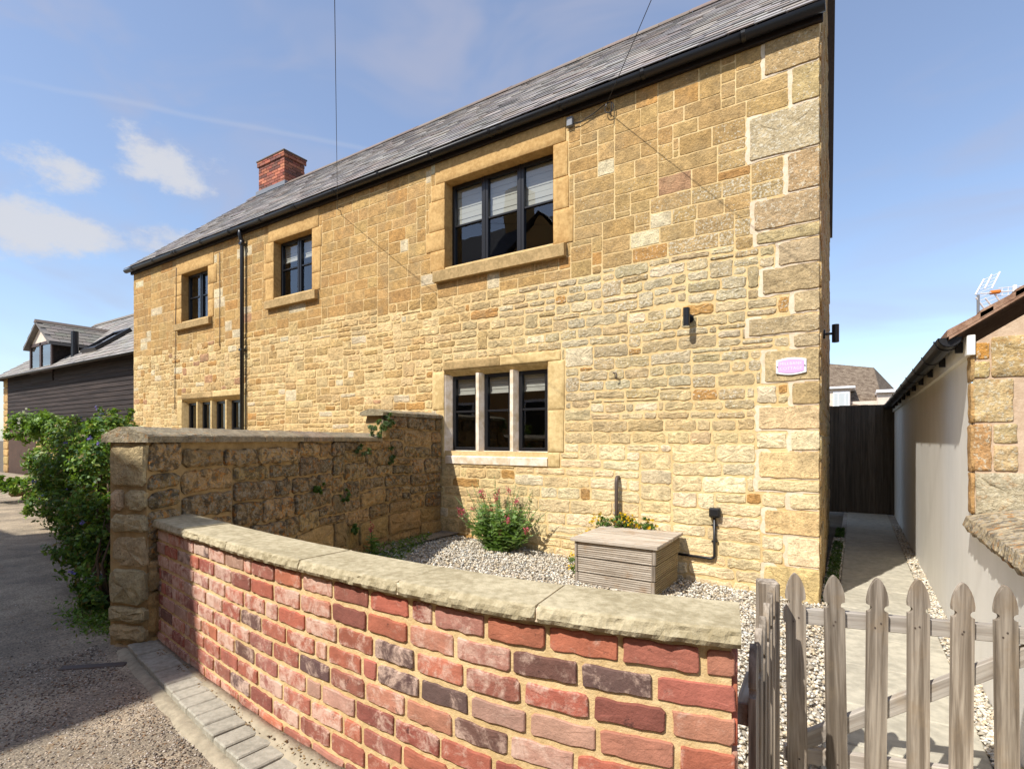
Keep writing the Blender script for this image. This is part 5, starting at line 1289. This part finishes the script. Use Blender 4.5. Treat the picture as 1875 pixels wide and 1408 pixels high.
def shrub(name, label, cat, base, blobs, n, smin, smax, pal, stems=6, group=None, flowers=None, keep=None):
    t = thing(name, base, label, cat, group); V, F, c = crown(blobs, n, smin, smax, pal)
    if keep is not None:
        m = keep(V[::4]); V = V[np.repeat(m, 4)]; c = c[np.repeat(m, 4)]; F = np.arange(len(V)).reshape(-1, 4)
    tag(np_mesh('foliage', 'leaf', V, F, c, t), kind='stuff')
    if stems:
        b = MB(); base = Vector(base)
        for k in range(stems):
            bl = random.choice(blobs); e = Vector(bl[0])+Vector([random.uniform(-.6, .6)*r for r in bl[1]]); m = base.lerp(e, .5)+Vector((random.uniform(-.08, .08), random.uniform(-.08, .08), 0.05))
            s0 = base+Vector((random.uniform(-.08, .08), random.uniform(-.08, .08), 0)); b.tube([s0, s0.lerp(m, .6), m, m.lerp(e, .6), e], [0.014, 0.012, 0.009, 0.006, 0.003], 6)
        b.build('stems', 'stem_wood', t, True)
    if flowers:
        fc, k, sz = flowers; P = []; Nn = []
        w = np.array([b[2] for b in blobs], float); w /= w.sum()
        pick = rng.choice(len(blobs), k, p=w)
        d = rng.normal(size=(k, 3)); d /= np.linalg.norm(d, axis=1, keepdims=True)
        ctr = np.array([blobs[i][0] for i in pick]) + d*np.array([blobs[i][1] for i in pick])*1.08
        ctr = np.repeat(ctr, 5, 0)+rng.normal(size=(k*5, 3))*sz*0.5; V, F, c = leafset(ctr, rng.normal(size=(k*5, 3)), np.full(k*5, sz), np.repeat(np.array([fc]), k*5, 0)*rng.uniform(.8, 1.15, (k*5, 1)), 0.9)
        tag(np_mesh('flowers', 'leaf', V, F, c, t), kind='stuff')
    return t
PU = C(128, 104, 190)
notwall = lambda P: ~((P[:, 0] > -3.72) & (P[:, 1] > 1.25))
def fb(px, py, f, rx, ry, rz, w): return (tuple(atF(px, py, f)), (rx, ry, rz), w)
LX = LG+DG+[C(140, 150, 70), C(130, 112, 60)]
shrub('leafy_shrub', 'bright green shrub with small purple flowers spilling over at the stone wall end', 'shrub', (-4.2, 1.55, -1.17),
      [fb(196, 890, 4.0, .15, .24, .36, 1.2), fb(203, 805, 4.2, .13, .24, .2, .8), fb(186, 1030, 3.75, .11, .18, .26, .6), fb(165, 950, 4.2, .15, .2, .24, .7), fb(150, 1010, 4.1, .14, .2, .18, .5), fb(190, 1085, 3.6, .1, .15, .14, .35), fb(205, 960, 3.75, .1, .2, .3, .5), fb(212, 768, 4.6, .07, .15, .13, .2)], 12000, 0.022, 0.05, LX, 14, 'shrubs along the lane', (PU, 24, 0.022), notwall)
shrub('leafy_shrub', 'wide green shrub in the middle of the lane-side row', 'shrub', tuple(atZ(125, 985, -1.17)),
      [fb(155, 850, 5.4, .24, .3, .26, 1), fb(132, 925, 5.4, .2, .25, .22, .8), fb(168, 795, 5.6, .2, .3, .16, .6), fb(120, 870, 5.6, .16, .25, .2, .5)], 8500, 0.025, 0.055, LX, 12, 'shrubs along the lane', (PU, 12, 0.025))
shrub('leafy_shrub', 'low dark end of the shrub row nearest the barn', 'shrub', tuple(atZ(88, 940, -1.17)),
      [fb(108, 845, 7.2, .28, .35, .22, 1), fb(86, 890, 7.2, .2, .3, .2, .8), fb(135, 800, 7.4, .28, .3, .16, .8), fb(75, 925, 7.0, .12, .2, .12, .3)], 6000, 0.035, 0.07, LX, 10, 'shrubs along the lane')
t = shrub('flowering_bush', 'small rounded bush with white blossom in front of the barn door', 'bush', tuple(atZ(82, 905, -1.17)),
      [fb(62, 775, 9.5, .26, .3, .2, 1), fb(88, 785, 9.4, .3, .3, .22, 1), fb(110, 782, 9.4, .24, .3, .16, .7), fb(50, 795, 9.5, .2, .3, .16, .5)], 4200, 0.05, 0.09, LG+[C(110, 140, 60)], 0, None, (C(225, 220, 205), 16, 0.05))
b0 = atF(92, 860, 9.4); MB().tube([atZ(92, 905, -1.17), b0, atF(80, 815, 9.4), atF(72, 785, 9.4)], [0.06, 0.05, 0.035, 0.012], 8).tube([atF(84, 825, 9.4), atF(95, 800, 9.4), atF(108, 785, 9.4)], [0.03, 0.02, 0.01], 6).build('trunk', 'stem_wood', t, True)
shrub('leafy_plant', 'large-leaved green plant at the far left edge of the lane', 'plant', tuple(atZ(12, 908, -1.17)), [fb(14, 886, 9.8, .26, .3, .14, 1), fb(-10, 884, 9.9, .26, .3, .16, 1)], 900, 0.08, 0.14, LG, 0)
# low tumbled wall beyond the shrubs
rw_ = thing('rubble_wall', tuple(atZ(60, 905, -1.2)), 'low tumbled rubble wall beyond the shrub row by the barn', 'wall')
for k in range(26):
    p = atF(random.uniform(28, 130), 0, random.uniform(10.2, 11)); z = -1.15+random.choice((0, 0.14, 0.28, .38)); MB().ball((p.x, p.y, z), random.uniform(0.12, 0.2), 8, jit(C(186, 162, 120), 0.12)+(0.3,), (1.3, 0.9, 0.7), 0.18).build('stone', 'garden_stone', rw_, True)
# retaining wall under the shrubs
rt = thing('retaining_wall', (-5.5, 1.75, -1.2), 'overgrown low stone wall half hidden behind the lane-side shrubs', 'wall')
ra, rb = Vector((-3.68, 1.52)), Vector((-9.4, 3.0)); rd = (rb-ra).normalized(); rn = Vector((rd.y, -rd.x)) if rd.x > 0 else Vector((-rd.y, rd.x))
rn = Vector((-0.0, -1.0)) if abs(rn.y) < 0.1 else (rn if rn.y < 0 else -rn)
def rtm(s_, z_, d): p = ra+rd*s_+rn*d; return (p.x, p.y, z_)
MB().add([rtm(0, -1.3, 0), rtm(5.9, -1.3, 0), rtm(5.9, -0.4, 0), rtm(0, -0.4, 0), rtm(0, -1.3, -.3), rtm(5.9, -1.3, -.3), rtm(5.9, -0.4, -.3), rtm(0, -0.4, -.3)], [[0, 1, 2, 3], [3, 2, 6, 7], [4, 5, 6, 7], [0, 3, 7, 4]]).build('mortar', 'garden_mortar', rt)
rp = [piece(outline(xa+.012, xb-.012, za+.012, zb-.012, .01, .03, .06), rtm, random.uniform(.02, .05), .016, jit(random.choice(GS), .12)+(random.uniform(.2, .7),), .006, .004) for (xa, xb, za, zb) in pack(0, 5.9, -1.25, -0.38, [], lambda x, z: (.2, .5, .12, .24), .02)]
emit(rp, 'stone', 'garden_stone', rt, 80)

def sw_px(px, py, d=0.03):
    q = min((SW.L*k/300 for k in range(301)), key=lambda q: abs(937.5+977*(Vector(swm(q, 0, d)).dot(RT)/Vector(swm(q, 0, d)).dot(FW))-px))
    p = Vector(swm(q, 0, d)); f = p.dot(FW); return Vector((p.x, p.y, (805-py)*f/977))
for (px, py, r, rz_, n, lab) in ((690, 785, .10, .10, 420, 'ivy tuft high on the stone garden wall below its raised coping'), (712, 775, .08, .13, 420, 'ivy trailing down from the raised coping of the stone garden wall'), (716, 838, .05, .12, 300, 'ivy tuft hanging midway down the stone garden wall'), (660, 825, .1, .06, 240, 'sparse ivy at the step of the stone garden wall'), (583, 893, .06, .05, 160, 'small green tuft in a joint left of the wall middle'), (631, 906, .07, .06, 200, 'small green tuft in a joint right of the wall middle'), (645, 970, .07, .06, 220, 'fern tuft low in the stone garden wall')):
    p = sw_px(px, py, 0.05); shrub('ivy', lab, 'ivy', tuple(p), [((p.x, p.y, p.z), (r*.6, r, rz_), 1)], n, 0.018, 0.04, [C(92, 110, 70), C(70, 92, 50), C(104, 122, 84)] if py < 860 else DG, 0, 'green tufts on the stone wall')
# ground cover at the foot of the stone wall
P = []
while len(P) < 5200:
    x = random.uniform(-4.45, -3.1); y = random.uniform(2.7, 5.0)
    e = x-sw_x(y)
    if e < 0.02 or e > 0.85*(1-(y-2.9)/2.3)+0.08*random.random(): continue
    P.append((x, y, gz(x)+0.01+random.random()*0.06*(1-e/1.0)))
P = np.array(P); pal = np.array(LG+[C(130, 134, 96), C(190, 186, 190)]); cols = pal[rng.integers(0, len(pal), len(P))]*rng.uniform(.7, 1.2, (len(P), 1))
V, F, c = leafset(P, rng.normal(size=P.shape)*.5+np.array([0, 0, 1]), rng.uniform(.015, .04, len(P)), cols, .6)
tag(np_mesh('ground_cover', 'leaf', V, F, c), 'low green ground cover creeping over gravel at the stone wall foot', 'ground cover', kind='stuff')
P = np.array([(x, y, -1.43+random.random()*.035) for x, y in ((random.uniform(-.26, -.15), random.uniform(5.4, 10)) for _ in range(3000)) if mnoise.noise((0, y*1.3, 4)) > -0.1]); V, F, c = leafset(P, rng.normal(size=P.shape)*.5+np.array([0, 0, .7]), rng.uniform(.02, .045, len(P)), np.array(DG)[rng.integers(0, 4, len(P))]*.8, .4)
tag(np_mesh('moss_strip', 'leaf', V, F, c), 'dark green weeds growing along the gable foot in the passage', 'weeds', kind='stuff')
P = []
for _ in range(2600):
    p = atZ(random.gauss(190, 32), random.gauss(1125, 16), -1.15); P.append((p.x, p.y, lz(p.x, p.y)+random.random()*.05))
P = np.array([p for p in P if p[1] < 1.5 or p[0] < -3.7]); V, F, c = leafset(P, rng.normal(size=P.shape)*.6+np.array([0, 0, .6]), rng.uniform(.015, .035, len(P)), np.array(LG+[C(120, 110, 70)])[rng.integers(0, 6, len(P))], .4)
tag(np_mesh('lane_weeds', 'leaf', V, F, c), 'low weeds on the lane at the foot of the stone wall end', 'weeds', kind='stuff')

# red valerian and yellow-flowered plant against the cottage
def valerian(name, label, base, nst, hmin, hmax, spread, flower, bushy=True):
    t = thing(name, base, label, 'plant'); st = MB(); P = []; Nn = []; Sz = []; FP = []
    base = Vector(base)
    for k in range(nst):
        a = random.uniform(0, 6.283); r = spread*math.sqrt(random.random()); h = random.uniform(hmin, hmax)*(1-0.35*r/max(spread, .01)*random.random())
        top = base+Vector((r*math.cos(a), 0.55*r*math.sin(a)-0.03, h)); b0 = base+Vector((r*.22*math.cos(a), r*.2*math.sin(a), 0)); mid = b0.lerp(top, .5)+Vector((0, 0, h*.12))
        pts_ = [b0.lerp(mid, u/4).lerp(mid.lerp(top, u/4), u/4) for u in range(5)]
        st.tube(pts_, [.005, .0045, .004, .003, .002], 5, C(120, 140, 90))
        m = int(h/0.035)
        for j in range(m):
            u = (j+.5)/m; q = pts_[min(3, int(u*4))].lerp(pts_[min(3, int(u*4))+1], u*4-int(u*4)); sz = (0.115 if u < .55 else 0.09*(1.2-u))*random.uniform(.6, 1.15)
            if u > .88: continue
            for sg in (0, math.pi):
                aa = random.uniform(0, 6.28)+sg; dv = Vector((math.cos(aa), math.sin(aa), 0.35)); P.append(q+dv*sz*.5); Nn.append(Vector((-dv.x*.5, -dv.y*.5, 1))+Vector((random.uniform(-.4, .4), random.uniform(-.4, .4), 0))); Sz.append(sz)
        if random.random() < flower: FP.append(top)
    st.build('stems', 'leaf', t, True)
    P = np.array([tuple(p) for p in P]); Nn = np.array([tuple(p) for p in Nn]); n = len(P)
    V, F, c = leafset(P, Nn, np.array(Sz), np.array([C(132, 160, 98), C(116, 148, 82), C(152, 176, 118), C(106, 138, 70)])[rng.integers(0, 4, n)]*rng.uniform(.75, 1.2, (n, 1)), .48); tag(np_mesh('leaves', 'leaf', V, F, c, t), kind='stuff')
    if FP:
        Q = np.concatenate([np.array(tuple(p))+rng.normal(size=(46, 3))*np.array([.016, .016, .02]) for p in FP]); n = len(Q)
        V, F, c = leafset(Q, rng.normal(size=(n, 3)), rng.uniform(.011, .021, n), np.array([C(196, 60, 96), C(170, 44, 80), C(214, 92, 120)])[rng.integers(0, 3, n)], .9); tag(np_mesh('flowers', 'leaf', V, F, c, t), kind='stuff')
p = atZ(932, 1004, -1.27); valerian('valerian_plant', 'bushy plant with dark pink flower heads below the mullioned window', (p.x, 5.05, -1.27), 78, .30, .88, .62, .26)
p = sw_px(676, 1020, .12); valerian('valerian_plant', 'single pink-flowered stalk at the foot of the stone garden wall', (p.x+.05, p.y, gz(p.x)), 3, .28, .36, .03, .5)
t = shrub('yellow_flower_plant', 'green plant with yellow flowers behind and beside the timber box', 'plant', (-2.3, 5.05, gz(-2.3)),
          [((-2.12, 5.2, -.88), (.22, .05, .13), 1), ((-1.86, 5.22, -.87), (.2, .04, .1), .8), ((-2.3, 5.0, -1.08), (.07, .2, .14), .8), ((-2.29, 4.75, -1.2), (.06, .16, .11), .5)], 5200, .012, .03, [C(96, 122, 56), C(116, 138, 70), C(78, 104, 46)], 8, None, (C(236, 190, 30), 90, .024))
